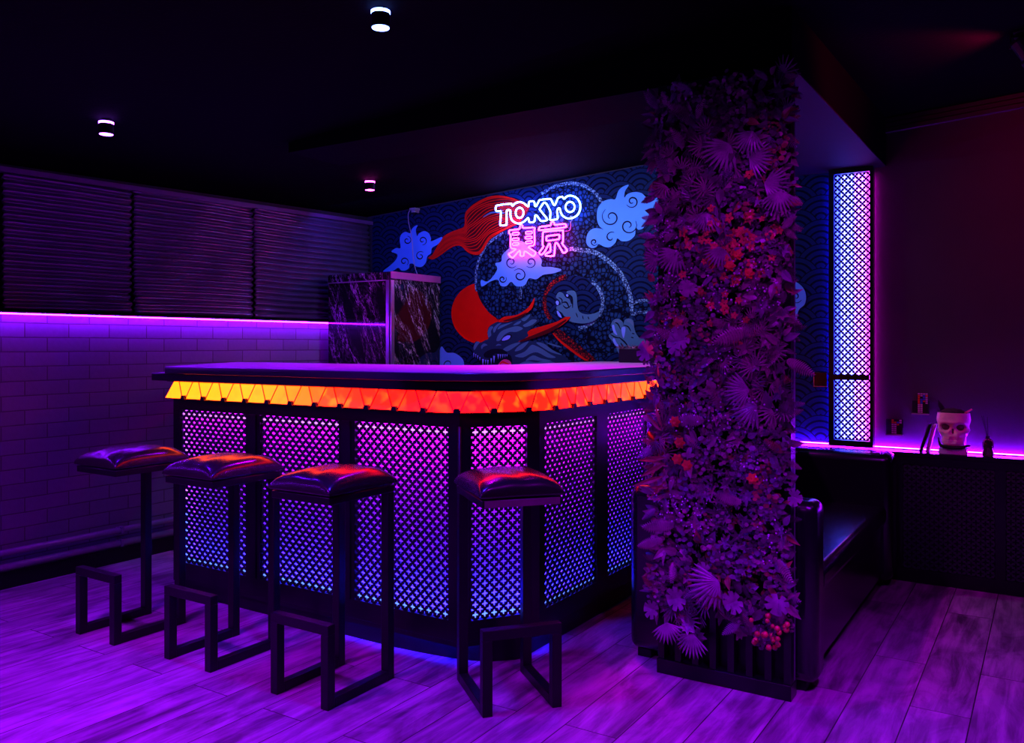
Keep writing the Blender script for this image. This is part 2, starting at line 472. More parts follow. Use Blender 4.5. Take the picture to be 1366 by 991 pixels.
# ------------------------------------------------------------------ bar
BY, BX = 2.67, -1.76
A_ = Vector((-1.953, BY)); B_ = Vector((BX, 2.957))
YE = 4.99
bar = empty('bar_counter', (-2.8, 3.2, 0))
tag(bar, 'black L-shaped bar with glowing pierced panels and amber tile band', 'bar')
def bl(v): return (v[0] + 2.8, v[1] - 3.2, v[2] if len(v) > 2 else 0)
def bpart(mb, name, m, parent=bar, **k):
    mb.v = [(p[0] + 2.8, p[1] - 3.2, p[2]) for p in mb.v]
    return mb.build(name, m, parent, **k)
inw = .30
def ring(o, xl):                # plan outline at outward offset o, open at the left and back ends
    d = (B_ - A_).normalized(); nrm = Vector((d.y, -d.x))
    def isect():
        # front line y=BY-o with chamfer line shifted; right line x=BX+o with chamfer line shifted
        p = A_ + nrm * o
        t1 = (BY - o - p.y) / d.y; q1 = p + d * t1
        t2 = (BX + o - p.x) / d.x; q2 = p + d * t2
        return q1, q2
    q1, q2 = isect()
    return [Vector((xl, BY - o)), q1, q2, Vector((BX + o, YE))]
XB0 = -3.735
# plinth follows a rounded corner
pl = ring(-.02, XB0 + .04)
arc = spline([pl[0] + Vector((.9, 0)), pl[1] + Vector((-.25, 0)), (pl[1] + pl[2]) / 2 + Vector((.035, -.03)), pl[2] + Vector((0, .2)), pl[3]], 8)
outline = [pl[0]] + arc + [Vector((BX - .5, YE)), Vector((BX - .5, 3.25)), Vector((XB0 + .04, 3.25))]
bpart(MB().prism(outline, 0, .088), 'plinth', M['black'])
def band_mb(z0, z1, o0=0., t=.022):
    a = ring(o0, XB0); b = ring(o0 - t, XB0)
    return MB().prism(a + b[::-1], z0, z1)
bpart(band_mb(.086, .165), 'bottom_rail', M['black_gloss'])
bpart(band_mb(.925, 1.07), 'top_rail', M['black_gloss'])
bpart(MB().box((XB0, BY + .022, .088), (XB0 + .02, 3.25, 1.07)), 'end_panel', M['black'])
gz0, gz1 = .165, .925
front = [(-3.684, -3.193), (-3.095, -2.596), (-2.505, -2.007)]
edges = [XB0, front[0][0], front[0][1], front[1][0], front[1][1], front[2][0], front[2][1], A_.x]
for k in range(0, 8, 2):
    bpart(MB().box((edges[k], BY, gz0), (edges[k + 1], BY + .022, gz1)), 'post', M['black_gloss'])
for k in (2, 4):
    cx_ = (edges[k] + edges[k + 1]) / 2
    bpart(MB().box((cx_ - .024, BY - .006, gz0), (cx_ + .024, BY, gz1)), 'post_strip', M['black'])
# chamfer posts
d_ = (B_ - A_); L_ = d_.length; dn = d_.normalized(); nn = Vector((dn.y, -dn.x))
for s0, s1 in ((0, .05), (L_ - .055, L_)):
    a = A_ + dn * s0; b = A_ + dn * s1; i0 = a - nn * .022; i1 = b - nn * .022
    bpart(MB().prism([a, b, i1, i0], gz0, gz1), 'post', M['black_gloss'])
c0 = A_ + nn * .002
bpart(MB().tube([(c0.x, c0.y, .1), (c0.x, c0.y, .93)], .007, 8), 'corner_bead', M['steel'], smooth=True)
right = [(3.0, 3.47), (3.585, 4.037), (4.144, 4.6)]
ed = [B_.y, right[0][0], right[0][1], right[1][0], right[1][1], right[2][0], right[2][1], YE]
for k in range(0, 8, 2):
    bpart(MB().box((BX - .022, ed[k], gz0), (BX, ed[k + 1], gz1)), 'post', M['black_gloss'])
# grille panels
def grille(p, ang, w, name='grille_panel'):
    mb = lattice(MB(), w, gz1 - gz0, .0405, .007)
    mb.move(Matrix.Translation((p[0], p[1], gz0)) @ Matrix.Rotation(ang, 4, 'Z'))
    return bpart(mb, name, M['plate'])
for a, b in front: grille((a, BY + .006), 0, b - a)
q = A_ + dn * .05 - nn * .006
grille((q.x, q.y), math.atan2(dn.y, dn.x), L_ - .105)
for a, b in right: grille((BX - .006, a), PI / 2, b - a)
# light box behind: white backing, magenta strip above, blue strip below
dep = .13
bpart(MB().box((XB0 + .0202, BY + .024, .108), (XB0 + .024, BY + dep, .992)), 'light_box_end', M['white'])
a = ring(-dep, XB0 + .02); b = ring(-dep - .01, XB0 + .02)
bpart(MB().prism(a + b[::-1], .10, 1.0), 'light_box_backing', M['white'])
a = ring(-.024, XB0 + .02); b = ring(-dep, XB0 + .02)
bpart(MB().prism(a + b[::-1], .992, 1.0), 'light_box_lid', M['white'])
bpart(MB().prism(a + b[::-1], .10, .108), 'light_box_floor', M['white'])
for z, m in ((.903, 'led_mag'), (.180, 'led_blue')):
    a = ring(-.016, XB0 + .03); b = ring(-.021, XB0 + .03)
    bpart(MB().prism(a + b[::-1], z - .008, z + .008), 'led_strip', M[m])
bpart(MB().box((front[0][0] - .004, BY + .034, .45), (front[0][0] + .006, BY + .044, .92)), 'led_strip', M['led_mag'])
bpart(MB().box((front[0][0] - .004, BY + .034, .17), (front[0][0] + .006, BY + .044, .43)), 'led_strip', M['led_blue'])

def kick_path(o):
    r = ring(-o, -2.65); return [r[0], r[1], r[2], Vector((r[3].x, 3.12))]
bpart(MB().prism(kick_path(.003) + kick_path(.011)[::-1], .0795, .0855), 'toe_kick_strip', M['kick'])
bpart(band_mb(.066, .0858, 0., .002), 'toe_kick_lip', M['black'])

# amber band of back-lit tiles
path = ring(.030, XB0 - .01)
pts = []
seglen = [0.]
for i in range(3): seglen.append(seglen[-1] + (path[i + 1] - path[i]).length)
rc = .13                        # rounded corners of the band
def on_path(s):
    s = max(0., min(seglen[-1], s))
    for i in (1, 2):
        c = seglen[i]; r = min(rc, .17)
        if abs(s - c) < r:
            d0 = (path[i] - path[i - 1]).normalized(); d1 = (path[i + 1] - path[i]).normalized()
            p0 = path[i] - d0 * r; p1 = path[i] + d1 * r; t = (s - c + r) / (2 * r)
            return p0.lerp(path[i], t).lerp(path[i].lerp(p1, t), t)
    for i in range(3):
        if s <= seglen[i + 1] + 1e-9:
            return path[i].lerp(path[i + 1], (s - seglen[i]) / (seglen[i + 1] - seglen[i]))
tz0, tz1 = .985, 1.068
mb = MB(); ss = [seglen[-1] * i / 160 for i in range(161)]
o1 = [on_path(s) for s in ss]
rb = ring(-.0, XB0)
mb.prism([p for p in o1] + [Vector((BX, YE)), B_, A_, Vector((XB0, BY))], tz0 - .004, tz0)
mb.prism([p for p in o1] + [Vector((BX, YE)), B_, A_, Vector((XB0, BY))], tz1 - .001, tz1 + .001)
bpart(mb, 'band_frame', M['black'])
def tile(s0b, s1b, s0t, s1t, name, colour, hot):
    n = 8; vs = []
    for lay in (0, 1):
        for j, (a, b, z) in enumerate(((s0b, s1b, tz0 + .001), (s0t, s1t, tz1 - .001))):
            for i in range(n + 1):
                s = a + (b - a) * i / n
                p = on_path(s); q = on_path(s + .002) - on_path(s - .002); q.normalize()
                nr = Vector((q.y, -q.x)); tilt = .012 * (1 - (z - tz0) / (tz1 - tz0)) - .002
                p = p + nr * (tilt - .004 * lay)
                vs.append((p.x, p.y, z))
    W = n + 1; fs = []
    for i in range(n):
        fs.append((i, i + 1, W + i + 1, W + i)); fs.append((2 * W + i, 3 * W + i, 3 * W + i + 1, 2 * W + i + 1))
        fs.append((i, 2 * W + i, 2 * W + i + 1, i + 1)); fs.append((W + i, W + i + 1, 3 * W + i + 1, 3 * W + i))
    fs.append((0, W, 3 * W, 2 * W)); fs.append((n, 2 * W + n, 3 * W + n, W + n))
    o = bpart(MB().add(vs, fs), name, M['tile'])
    o.color = (colour[0], colour[1] * .088, colour[2] * .04, hot)
    return o
stops = [(0, (1, .66, .015), 0), (.62, (1, .62, .015), .2), (.82, (1, .46, .02), .6), (1.0, (1, .28, .015), .7), (1.14, (1, .07, .008), 1), (1.35, (1, .03, .008), .7), (1.6, (1, .015, .012), .15),
         (1.9, (1, .010, .02), .25), (2.05, (1, .02, .012), .9), (2.25, (1, .03, .008), 1), (2.42, (1, .018, .03), .7), (2.8, (1, .05, .03), 1), (3.1, (1, .22, .03), .8), (3.4, (1, .38, .02), .4), (3.7, (1, .5, .015), .1), (9, (1, .5, .015), .1)]
def hue(s):
    for (a, ca, ha), (b, cb, hb) in zip(stops, stops[1:]):
        if s <= b:
            t = (s - a) / (b - a)
            return tuple(x + (y - x) * t for x, y in zip(ca, cb)), ha + (hb - ha) * t
P = .150; g = .0020
s = 0.; k = 0
while s + P < seglen[-1]:
    bot0, bot1 = s, s + P
    c, h = hue(s + P / 2)
    tile(bot0 + (.0 if k == 0 else .012) + g, bot1 - .012 - g, bot0 + .052 + g, bot1 - .052 - g, 'light_tile', c, h)
    if s + 2 * P < seglen[-1] + .05:
        c, h = hue(s + P)
        tile(bot1 - .012 + g, bot1 + .012 - g, bot1 - .052 + g, bot1 + .052 - g, 'light_tile', c, h * .6)
        for sb, stp in ((bot1 - .012, bot1 - .052), (bot1 + .012, bot1 + .052)):
            vs = []; seam = MB()
            for sc_, z, tl in ((sb, tz0 + .001, .0115), (stp, tz1 - .001, -.0005)):
                for off, dep_ in ((-.0024, 0), (.0024, 0), (-.0024, .0022), (.0024, .0022)):
                    p = on_path(sc_ + off); dq = on_path(sc_ + .002) - on_path(sc_ - .002); dq.normalize()
                    w = p + Vector((dq.y, -dq.x)) * (tl + dep_); vs.append((w.x, w.y, z))
            seam.add(vs, [(0, 1, 5, 4), (2, 6, 7, 3), (0, 2, 3, 1), (4, 5, 7, 6), (0, 4, 6, 2), (1, 3, 7, 5)])
            bpart(seam, 'tile_seam', M['plate'])
        p = on_path(bot1); dq = on_path(bot1 + .002) - on_path(bot1 - .002); dq.normalize(); nr = Vector((dq.y, -dq.x))
        mbb = MB(); t0 = .014
        for i, (hw, z) in enumerate(((.017, tz0 - .003), (.009, tz0 + .017))):
            for off in (.0, .018):
                for sg in (-1, 1):
                    w = p + dq * hw * sg + nr * (off + .004)
                    mbb.v.append((w.x, w.y, z))
        mbb.f = [(0, 1, 5, 4), (2, 6, 7, 3), (0, 2, 3, 1), (4, 5, 7, 6), (0, 4, 6, 2), (1, 3, 7, 5)]
        bpart(mbb, 'tile_clip', M['steel'])
    s += P; k += 1

# bar top: its own thing, two slabs
top = empty('bar_worktop', (-2.8, 3.2, 1.07)); tag(top, 'dark laminate worktop with rounded corner lying on the bar', 'bar top')
def top_outline(o, xl, ch, back, xin):
    r = ring(o, xl); d0 = Vector((1, 0)); q1, q2, q3 = r[1], r[2], r[3]
    front_c = spline([q1 + Vector((-.55, 0)), q1 + Vector((-.22, -.0)), (q1 + q2) / 2 + nn * .012, q2 + Vector((0, .22)), q2 + Vector((0, .55))], 7)
    return [Vector((xl - .07, BY - o + ch)), Vector((xl, BY - o))] + front_c + [q3, Vector((xin, YE)), Vector((xin, 3.9)), Vector((xin - .09, 3.68)), Vector((xin - .3, back)), Vector((xl - .66, back))]
def tpart(mb, name, m, **k):
    mb.v = [(p[0] + 2.8, p[1] - 3.2, p[2] - 1.07) for p in mb.v]
    return mb.build(name, m, top, **k)
tpart(MB().prism(top_outline(.052, -3.77, .0, 3.50, -2.52), 1.0705, 1.108), 'under_slab', M['black_gloss'], bevel=.003)
tpart(MB().prism(top_outline(.075, -3.70, .06, 3.58, -2.50), 1.1085, 1.1398), 'top_slab', M['edge'], bevel=.003)
tpart(MB().prism(top_outline(.074, -3.699, .06, 3.579, -2.501), 1.1400, 1.142), 'laminate_sheet', M['top'])

# ------------------------------------------------------------------ stools
def cushion(w, d, z0, h):
    n = 22; vs = []; fs = []
    def edge(t): return (1 - abs(t) ** 3.2)
    for lay in (0, 1):
        for i in range(n + 1):
            for j in range(n + 1):
                u = math.sin((2 * i / n - 1) * PI / 2); v = math.sin((2 * j / n - 1) * PI / 2)
                pin = 1 - .045 * (1 - v * v); pin2 = 1 - .045 * (1 - u * u)
                x, y = u * w / 2 * pin, v * d / 2 * pin2
                dome = max(0., edge(u) * edge(v)) ** .30
                crease = math.exp(-((abs(u) - abs(v)) / .09) ** 2) * max(0, max(abs(u), abs(v)) - .62) / .38
                if lay == 0: z = z0 - .004 + .012 * (1 - dome)
                else: z = z0 + .012 + h * dome * (1 - .16 * crease) + .005 * math.sin(9 * u + 3 * v) * dome * .4
                vs.append((x, y, z))
    W = n + 1; K = W * W
    for i in range(n):
        for j in range(n):
            a = i * W + j
            fs.append((a, a + 1, a + W + 1, a + W)); fs.append((K + a, K + a + W, K + a + W + 1, K + a + 1))
    for i in range(n):
        for a, b in ((i, i + 1), (n * W + i + 1, n * W + i), ((i + 1) * W, i * W), (i * W + n, (i + 1) * W + n)):
            fs.append((a, K + a, K + b, b))
    return MB().add(vs, fs)

def make_stool():
    t = empty('bar_stool')
    hw, yb, yf, q = .125, .155, -.155, .0175
    for s in (-1, 1):
        x = s * hw
        MB().box((x - q, yb - q, 0), (x + q, yb + q, .70)).build('leg', M['steel'], t, bevel=.002)
        MB().box((x - q, yf + q + .0003, 0.0005), (x + q, yb - q - .0003, 2 * q)).build('runner', M['steel'], t, bevel=.002)
        MB().box((x - q, yf - q, 0), (x + q, yf + q, .255)).build('footrest_post', M['steel'], t, bevel=.002)
    MB().box((-hw - q, yf - q, .2553), (hw + q, yf + q, .29)).build('footrest_bar', M['steel'], t, bevel=.002)
    sy = .003
    fr = MB().box((-.143, sy - .170, .7003), (.143, sy + .170, .727)).build('seat_frame', M['steel'], t, bevel=.003)
    cu = cushion(.302, .356, .728, .062); cu.v = [(p[0], p[1] + sy, p[2]) for p in cu.v]
    cu.build('seat_cushion', M['leather'], t, smooth=True)
    return t
def copy_tree(o, parent=None):
    c = o.copy(); COL.objects.link(c)
    if parent: c.parent = parent
    for ch in [x for x in bpy.data.objects if x.parent == o]: copy_tree(ch, c)
    return c
G = 'black bar stools along the bar'
st = make_stool(); st.location = (-3.425, 2.238, 0)
tag(st, 'black leather bar stool at the left end of the bar, nearest the brick wall', 'bar stool', G)
spots = [(-2.845, 2.265, 0, 'black leather bar stool second from the brick wall, between two other stools'),
         (-2.225, 2.262, 0, 'black leather bar stool on the long side nearest the bar corner'),
         (-1.652, 2.55, 50.9, 'black leather bar stool standing alone, turned, before the narrow corner panel')]
for x, y, a, lab in spots:
    c = copy_tree(st); c.location = (x, y, 0); c.rotation_euler = (0, 0, math.radians(a)); c['label'] = lab
    if a:
        MB().box((-.135, -.1735, .702), (.135, -.1673, .725)).build('seat_board_edge', M['board_edge'], c)['label'] = 'worn bare plywood edge'

# ------------------------------------------------------------------ marble cabinet
cab = empty('marble_cabinet', (-4.17, 4.74, 0)); tag(cab, 'tall glossy black marble cabinet with purple veins in the corner behind the bar', 'cabinet')
def cpart(mb, name, m, **k):
    mb.v = [(p[0] + 4.17, p[1] - 4.74, p[2]) for p in mb.v]; return mb.build(name, m, cab, **k)
cx0, cx1, cy0, cy1, ctop = -4.43, -3.842, 4.45, 5.005, 1.755
cpart(MB().box((cx0, cy0 + .004, 0.0), (cx1 - .004, cy1, 1.70)), 'carcass', M['black'])
cpart(MB().box((cx0, cy0, .02), (cx1 - .042, cy0 + .0035, 1.692)), 'front_panel', M['marble'])
cpart(MB().box((cx1 - .0035, cy0 + .042, .02), (cx1, cy1, 1.700)), 'side_panel', M['marble'])
cpart(MB().box((cx0, cy0 - .004, 1.7005), (cx1 + .002, cy1, ctop)), 'top_slab', M['marble'])
cpart(MB().box((cx1 + .0025, cy0, 1.708), (cx1 + .010, cy1, ctop + .002)), 'side_band', mat('purple_band', (.30, .07, .26), .35, noise=.1))
cpart(MB().box((cx1 - .038, cy0 - .003, .02), (cx1 - .012, cy0 + .003, 1.698)).box((cx1 - .0035, cy0 + .004, .02), (cx1 + .003, cy0 + .038, 1.698)), 'corner_trim', M['trim_metal'])
cpart(MB().box((cx0, cy0 - .004, 1.6935), (cx1 - .040, cy0 + .0, 1.7003)), 'door_edge', M['band'])

# ------------------------------------------------------------------ mural
mur = empty('dragon_mural', (-2.8, YB, 1.2)); tag(mur, 'painted dark blue mural of dragon, clouds and red sun on the back wall', 'mural')
LZ0 = .684
def mpart(mb, name, m, parent=mur):
    mb.v = [(p[0] + 2.8, p[1] - YB, p[2] - 1.2) for p in mb.v]
    o = mb.build(name, m, parent); return o
def shift(o): return o
mx0, mx1 = -4.525, -1.275
o = MB().add([(mx0, YB - .004, .0), (mx1, YB - .004, .0), (mx1, YB - .004, cz(mx1, YB) - .004), (mx0, YB - .004, cz(mx0, YB) - .004),
              (mx0, YB - .0005, .0), (mx1, YB - .0005, .0), (mx1, YB - .0005, cz(mx1, YB) - .004), (mx0, YB - .0005, cz(mx0, YB) - .004)],
             [(0, 1, 2, 3), (7, 6, 5, 4), (0, 4, 5, 1), (1, 5, 6, 2), (2, 6, 7, 3), (3, 7, 4, 0)])
mpart(o, 'wave_ground', M['waves'])
mpart(MB().box((mx1 + .0003, YB - .004, LZ0), (-1.0, YB - .0005, 2.230)), 'wave_ground', M['waves'])
def W2(p, org, sc): return atY(org[0] + p[0] / sc, org[1] + p[1] / sc, YB)
yl = [YB - .0042]
def lay():
    yl[0] -= .00012; return yl[0]
def shape(pts, org, sc, name, m, smooth=True, parent=mur, n=5):
    q = [W2(p, org, sc) for p in pts]
    if smooth: q = spline(q, n, True)
    y = lay()
    return mpart(MB().wall_poly([(p.x, p.z) for p in q], y, .0001), name, m, parent)
def stroke(pts, org, sc, wpx, name, m, parent=mur, taper=True, n=6):
    """a painted brush line: flat ribbon on the wall, width in picture pixels"""
    q = spline([W2(p, org, sc) for p in pts], n)
    y = lay(); k = len(q); L = []; R_ = []
    for i in range(k):
        d = q[min(k - 1, i + 1)] - q[max(0, i - 1)]
        d = Vector((d.x, d.z)); d = d.normalized() if d.length > 0 else Vector((1, 0))
        w = wpx * .0046 / 2 * ((.35 + .65 * math.sin(PI * min(1, max(0, i / (k - 1))))) if taper else 1)
        L.append((q[i].x - d.y * w, q[i].z + d.x * w)); R_.append((q[i].x + d.y * w, q[i].z - d.x * w))
    return [(a, y) for a in L], [(a, y) for a in R_]
def strokes(list_, org, sc, name, m, parent=mur, taper=True, apart_=False):
    if apart_:
        for q in list_: strokes([q], org, sc, name, m, parent, taper)
        return
    mb = MB()
    for pts, w in list_:
        L, R_ = stroke(pts, org, sc, w, name, m, parent, taper)
        n = len(L); vs = [(a[0], y, a[1]) for a, y in L] + [(a[0], y, a[1]) for a, y in R_]
        mb.add(vs, [(i, i + 1, n + i + 1, n + i) for i in range(n - 1)])
    return mpart(mb, name, m, parent)
def spiral(cx, cy, r, a0=0., turns=1.35, cw=1):
    return [(cx + r * (1 - .82 * t) * math.cos(a0 + cw * 2 * PI * turns * t), cy + r * (1 - .82 * t) * math.sin(a0 + cw * 2 * PI * turns * t)) for t in [i / 14 for i in range(15)]]

O1 = ((640, 240), 5.254); O2 = ((430, 220), 2.906); O3 = ((600, 360), 4.71); O4 = ((600, 390), 9.107); O5 = ((510, 260), 7.19); O6 = ((720, 370), 8.035)
# red sun
sx = [(602.5 + 41 + 41 * math.cos(2 * PI * i / 40), 418 + 41 * math.sin(2 * PI * i / 40)) for i in range(40)]
shape(sx, (0, 0), 1, 'sun', M['sun'], False)
# dragon coils
shape([(430, 130), (500, 60), (600, 30), (700, 40), (780, 80), (840, 140), (872, 190), (880, 300), (830, 430), (740, 490), (600, 470), (380, 300)], *O1, 'upper_coil', M['scales'])
body = shape([(705, 262), (640, 310), (605, 380), (596, 450), (612, 520), (650, 575), (700, 615), (640, 650), (720, 740), (900, 765), (1040, 765), (1120, 735), (1190, 690), (1203, 600), (1198, 510), (1165, 430), (1110, 370), (1050, 337), (970, 326), (900, 300), (800, 262)], *O2, 'body_coil', M['scales'])
shape([(1138, 215), (1200, 192), (1260, 195), (1310, 220), (1310, 285), (1250, 268), (1190, 268), (1140, 285)], *O3, 'tail', M['scales'])
hole = [(975 + 113 * math.cos(2 * PI * i / 36), 532 + 103 * math.sin(2 * PI * i / 36)) for i in range(36)]
shape(hole, *O2, 'coil_opening', M['waves'], False)
def arc_pts(c, rx, ry, a0, a1, n=14): return [(c[0] + rx * math.cos(a0 + (a1 - a0) * i / n), c[1] + ry * math.sin(a0 + (a1 - a0) * i / n)) for i in range(n + 1)]
strokes([([(705, 262), (640, 310), (605, 380), (596, 450), (600, 490)], 4.5), ([(850, 112), (900, 85), (960, 72), (1010, 79), (1060, 110), (1092, 158)], 5),
         ([(960, 326), (1050, 337), (1110, 372), (1163, 430), (1195, 510), (1200, 570)], 6.5), (arc_pts((975, 532), 113, 103, -.9, 1.4), 5.5), ([(768, 520), (775, 470), (795, 430)], 4)], *O2, 'pale_rim', M['rim'], taper=False, apart_=True)
strokes([([(1140, 215), (1200, 193), (1260, 197), (1310, 222)], 4), ([(1140, 285), (1190, 268), (1250, 268), (1310, 287)], 4)], *O3, 'tail_rim', M['rim'], taper=False, apart_=True)
strokes([(arc_pts((975, 532), 113, 103, PI * .78, PI * 1.42), 7)], *O2, 'red_rim', M['red_scales'], taper=False)
shape([(655, 395), (690, 375), (740, 410), (800, 460), (860, 510), (920, 565), (850, 570), (780, 510), (710, 455)], *O3, 'red_belly', M['red_scales'])
strokes([([(650, 398), (700, 450), (760, 497), (840, 555), (870, 568)], 4)], *O3, 'belly_edge', M['red'])
# body contour lines
strokes([([(166, 85), (190, 170), (240, 240), (312, 320)], 2.2), ([(340, 70), (400, 130), (440, 190), (450, 120)], 2.2)], *O3, 'body_outline', M['ink'])
# flowing red mane
U = [(1420, 110), (1300, 45), (1200, 18), (1100, 10), (1000, 25), (900, 72), (840, 120), (802, 180), (802, 260), (788, 312), (700, 345), (640, 370), (590, 405), (530, 500), (490, 570), (445, 606)]
Lw = [(1330, 260), (1200, 330), (1100, 390), (1030, 440), (985, 510), (940, 572), (880, 578), (820, 550), (765, 492), (700, 488), (640, 520), (560, 580), (490, 618), (445, 606)]
mane = shape(U + Lw[-2::-1], *O5, 'red_mane', M['dark_red'], True, n=3)
def resample(pts, n):
    q = spline([Vector((p[0], p[1], 0)) for p in pts], 10); d = [0.]
    for a, b in zip(q, q[1:]): d.append(d[-1] + (b - a).length)
    out = []; j = 0
    for i in range(n):
        t = d[-1] * i / (n - 1)
        while j < len(d) - 2 and d[j + 1] < t: j += 1
        f = (t - d[j]) / max(1e-9, d[j + 1] - d[j]); out.append(q[j].lerp(q[j + 1], f))
    return out
ru, rl = resample(U, 26), resample(Lw, 26)
def strand(f, wob): return [tuple((ru[i].lerp(rl[i], f + wob * math.sin(i * .7 + f * 20)))[:2]) for i in range(26)]
strokes([(strand(f, .012), 2.6) for f in (.02, .05, .93, .97)] + [(strand(.10 + .058 * k, .018), 1.7) for k in range(14)], *O5, 'mane_strand', M['red'], mane)
strokes([([(1180, 175), (1060, 170), (970, 215)], 2.5)], *O5, 'mane_wisp', M['head_light'], mane)
# clouds
def cloud(pts, O, spirals, w=2.2):
    c = shape(pts, *O, 'cloud', M['cloud'], True, n=4)
    strokes([(spiral(*sp), w) for sp in spirals], *O, 'cloud_swirl', M['ink'], c, apart_=True)
cloud([(760, 460), (750, 420), (765, 370), (800, 342), (850, 342), (872, 350), (840, 320), (825, 270), (832, 200), (870, 152), (920, 136), (955, 135), (975, 80), (1005, 50), (1048, 36), (1022, 80), (1018, 125), (1040, 100), (1090, 86), (1140, 95), (1180, 130), (1250, 128), (1262, 160), (1240, 210), (1190, 240), (1180, 290), (1150, 338), (1115, 350), (1098, 335), (1090, 390), (1050, 425), (1000, 430), (968, 410), (955, 440), (920, 470), (880, 470), (838, 450), (820, 470), (790, 478)], O1,
      [(925, 262, 68, -2.2, 1.3, -1), (1072, 152, 46, 2.6, 1.3, -1), (1045, 322, 62, -.6, 1.3, 1), (806, 436, 26, .5, 1.3, 1), (925, 405, 42, -1.0, .8, -1)])
cloud([(20, 747), (14, 702), (60, 712), (110, 660), (128, 620), (115, 585), (155, 573), (162, 530), (200, 490), (250, 450), (300, 430), (390, 500), (438, 560), (438, 607), (500, 610), (578, 630), (520, 655), (450, 665), (400, 697), (350, 690), (320, 738), (262, 746), (225, 715), (190, 745), (150, 740), (132, 700), (80, 712)], O1,
      [(226, 578, 42, .6, 1.3, 1), (362, 578, 40, 2.4, 1.3, -1), (283, 670, 50, -2.4, 1.3, 1), (165, 695, 28, -.5, 1.3, 1)])
cloud([(15, 735), (80, 680), (140, 620), (150, 570), (95, 545), (140, 510), (182, 510), (175, 430), (190, 380), (230, 355), (275, 368), (290, 330), (320, 300), (347, 294), (330, 335), (342, 395), (360, 370), (410, 348), (455, 370), (475, 420), (480, 445), (582, 404), (545, 470), (485, 510), (475, 560), (440, 590), (425, 650), (385, 690), (330, 685), (300, 660), (270, 665), (265, 700), (230, 725), (190, 725), (160, 700), (100, 733)], O5,
      [(246, 437, 42, -1.5, 1.2, 1), (394, 438, 44, 1.6, 1.2, -1), (373, 587, 46, -.9, 1.2, -1), (218, 640, 44, .9, 1.2, -1)], 2.0)
cloud([(588, 500), (586, 478), (590, 462), (597, 470), (608, 471), (619, 480), (619, 494), (608, 502)], ((0, 0), 1), [(600, 486, 9, 1.5, .8, 1)], 1.6)
cloud([(1050, 378), (1062, 376), (1072, 384), (1076, 395), (1074, 406), (1066, 414), (1062, 430), (1052, 432)], ((0, 0), 1), [(1062, 396, 9, .5, 1.2, 1)], 1.6)
# head
head = shape([(468, 470), (495, 410), (560, 370), (620, 345), (700, 335), (800, 335), (880, 310), (960, 265), (1010, 285), (1085, 335), (1090, 355), (1000, 430), (960, 500), (1000, 590), (1130, 600), (1250, 690), (1366, 760), (1440, 800), (1460, 870), (1300, 900), (900, 900), (770, 890), (720, 800), (640, 800), (590, 850), (570, 900), (420, 900), (395, 840), (305, 745), (298, 650), (330, 594), (380, 612), (440, 580), (480, 560)], *O4, 'head', M['head'], True, n=3)
shape([(335, 600), (375, 605), (350, 640), (310, 700), (300, 660)], *O4, 'snout_light', M['head_light'], True, head, 3)
shape([(400, 690), (390, 655), (425, 620), (470, 640), (440, 650), (415, 665)], *O4, 'nostril_light', M['head_light'], True, head, 3)
for pts in ([(480, 545), (470, 480), (500, 420), (540, 420), (510, 470), (515, 520)], [(545, 490), (540, 440), (590, 385), (640, 370), (590, 420), (565, 470)], [(590, 450), (620, 405), (700, 380), (780, 360), (700, 400), (640, 430)],
            [(580, 590), (590, 535), (640, 470), (740, 430), (830, 410), (900, 440), (820, 480), (740, 480), (670, 520), (625, 580)], [(780, 400), (830, 360), (880, 345), (850, 385)], [(880, 330), (930, 300), (985, 265), (975, 300), (920, 350)],
            [(900, 400), (950, 370), (1010, 330), (1070, 340), (1010, 395), (930, 420)], [(660, 690), (740, 640), (830, 610), (870, 610), (790, 670), (710, 715)], [(800, 710), (850, 650), (940, 600), (970, 600), (900, 680), (840, 710)],
            [(800, 770), (920, 720), (1000, 640), (1060, 650), (1140, 690), (1230, 750), (1300, 790), (1200, 790), (1080, 730), (1000, 740), (900, 790)], [(930, 830), (1020, 765), (1120, 800), (1250, 830), (1100, 830), (1010, 820)],
            [(1060, 610), (1150, 620), (1260, 700), (1380, 760), (1250, 730), (1140, 670)], [(860, 870), (950, 835), (1060, 850), (1160, 830), (1280, 850), (1300, 880), (1000, 890)], [(570, 650), (600, 625), (640, 640), (600, 645)], [(1180, 610), (1260, 625), (1350, 655), (1366, 670), (1270, 650)]):
    shape(pts, *O4, 'face_plate', M['head_light'], True, head, 3)
shape([(430, 740), (520, 690), (640, 690), (700, 720), (700, 745), (560, 745), (520, 790), (440, 790)], *O4, 'lip_shadow', M['ink'], True, head, 3)
shape([(635, 590), (655, 545), (720, 512), (765, 520), (745, 570), (685, 595)], *O4, 'eye_line', M['ink'], True, head, 3)
shape([(645, 583), (668, 547), (718, 522), (750, 530), (732, 564), (682, 584)], *O4, 'eye', M['nail'], True, head, 3)
mth = shape([(300, 740), (400, 800), (470, 815), (560, 760), (700, 750), (760, 780), (760, 890), (640, 900), (420, 900)], *O4, 'mouth', M['ink'], True, head, 3)
for x, y, w, h in ((298, 735, 14, 60), (322, 748, 13, 50), (346, 765, 14, 48), (372, 785, 16, 45), (405, 810, 24, 78), (440, 818, 18, 55), (468, 820, 18, 60), (508, 800, 20, 75), (540, 770, 24, 90), (592, 750, 22, 65), (622, 752, 18, 52), (650, 752, 16, 48), (678, 752, 14, 40), (703, 754, 12, 28)):
    shape([(x, y), (x + w, y), (x + w * .45, y + h)], *O4, 'tooth', M['nail'], False, head)
shape([(605, 890), (630, 840), (680, 812), (740, 830), (762, 880), (700, 895)], *O4, 'tongue', M['tongue'], True, head, 3)
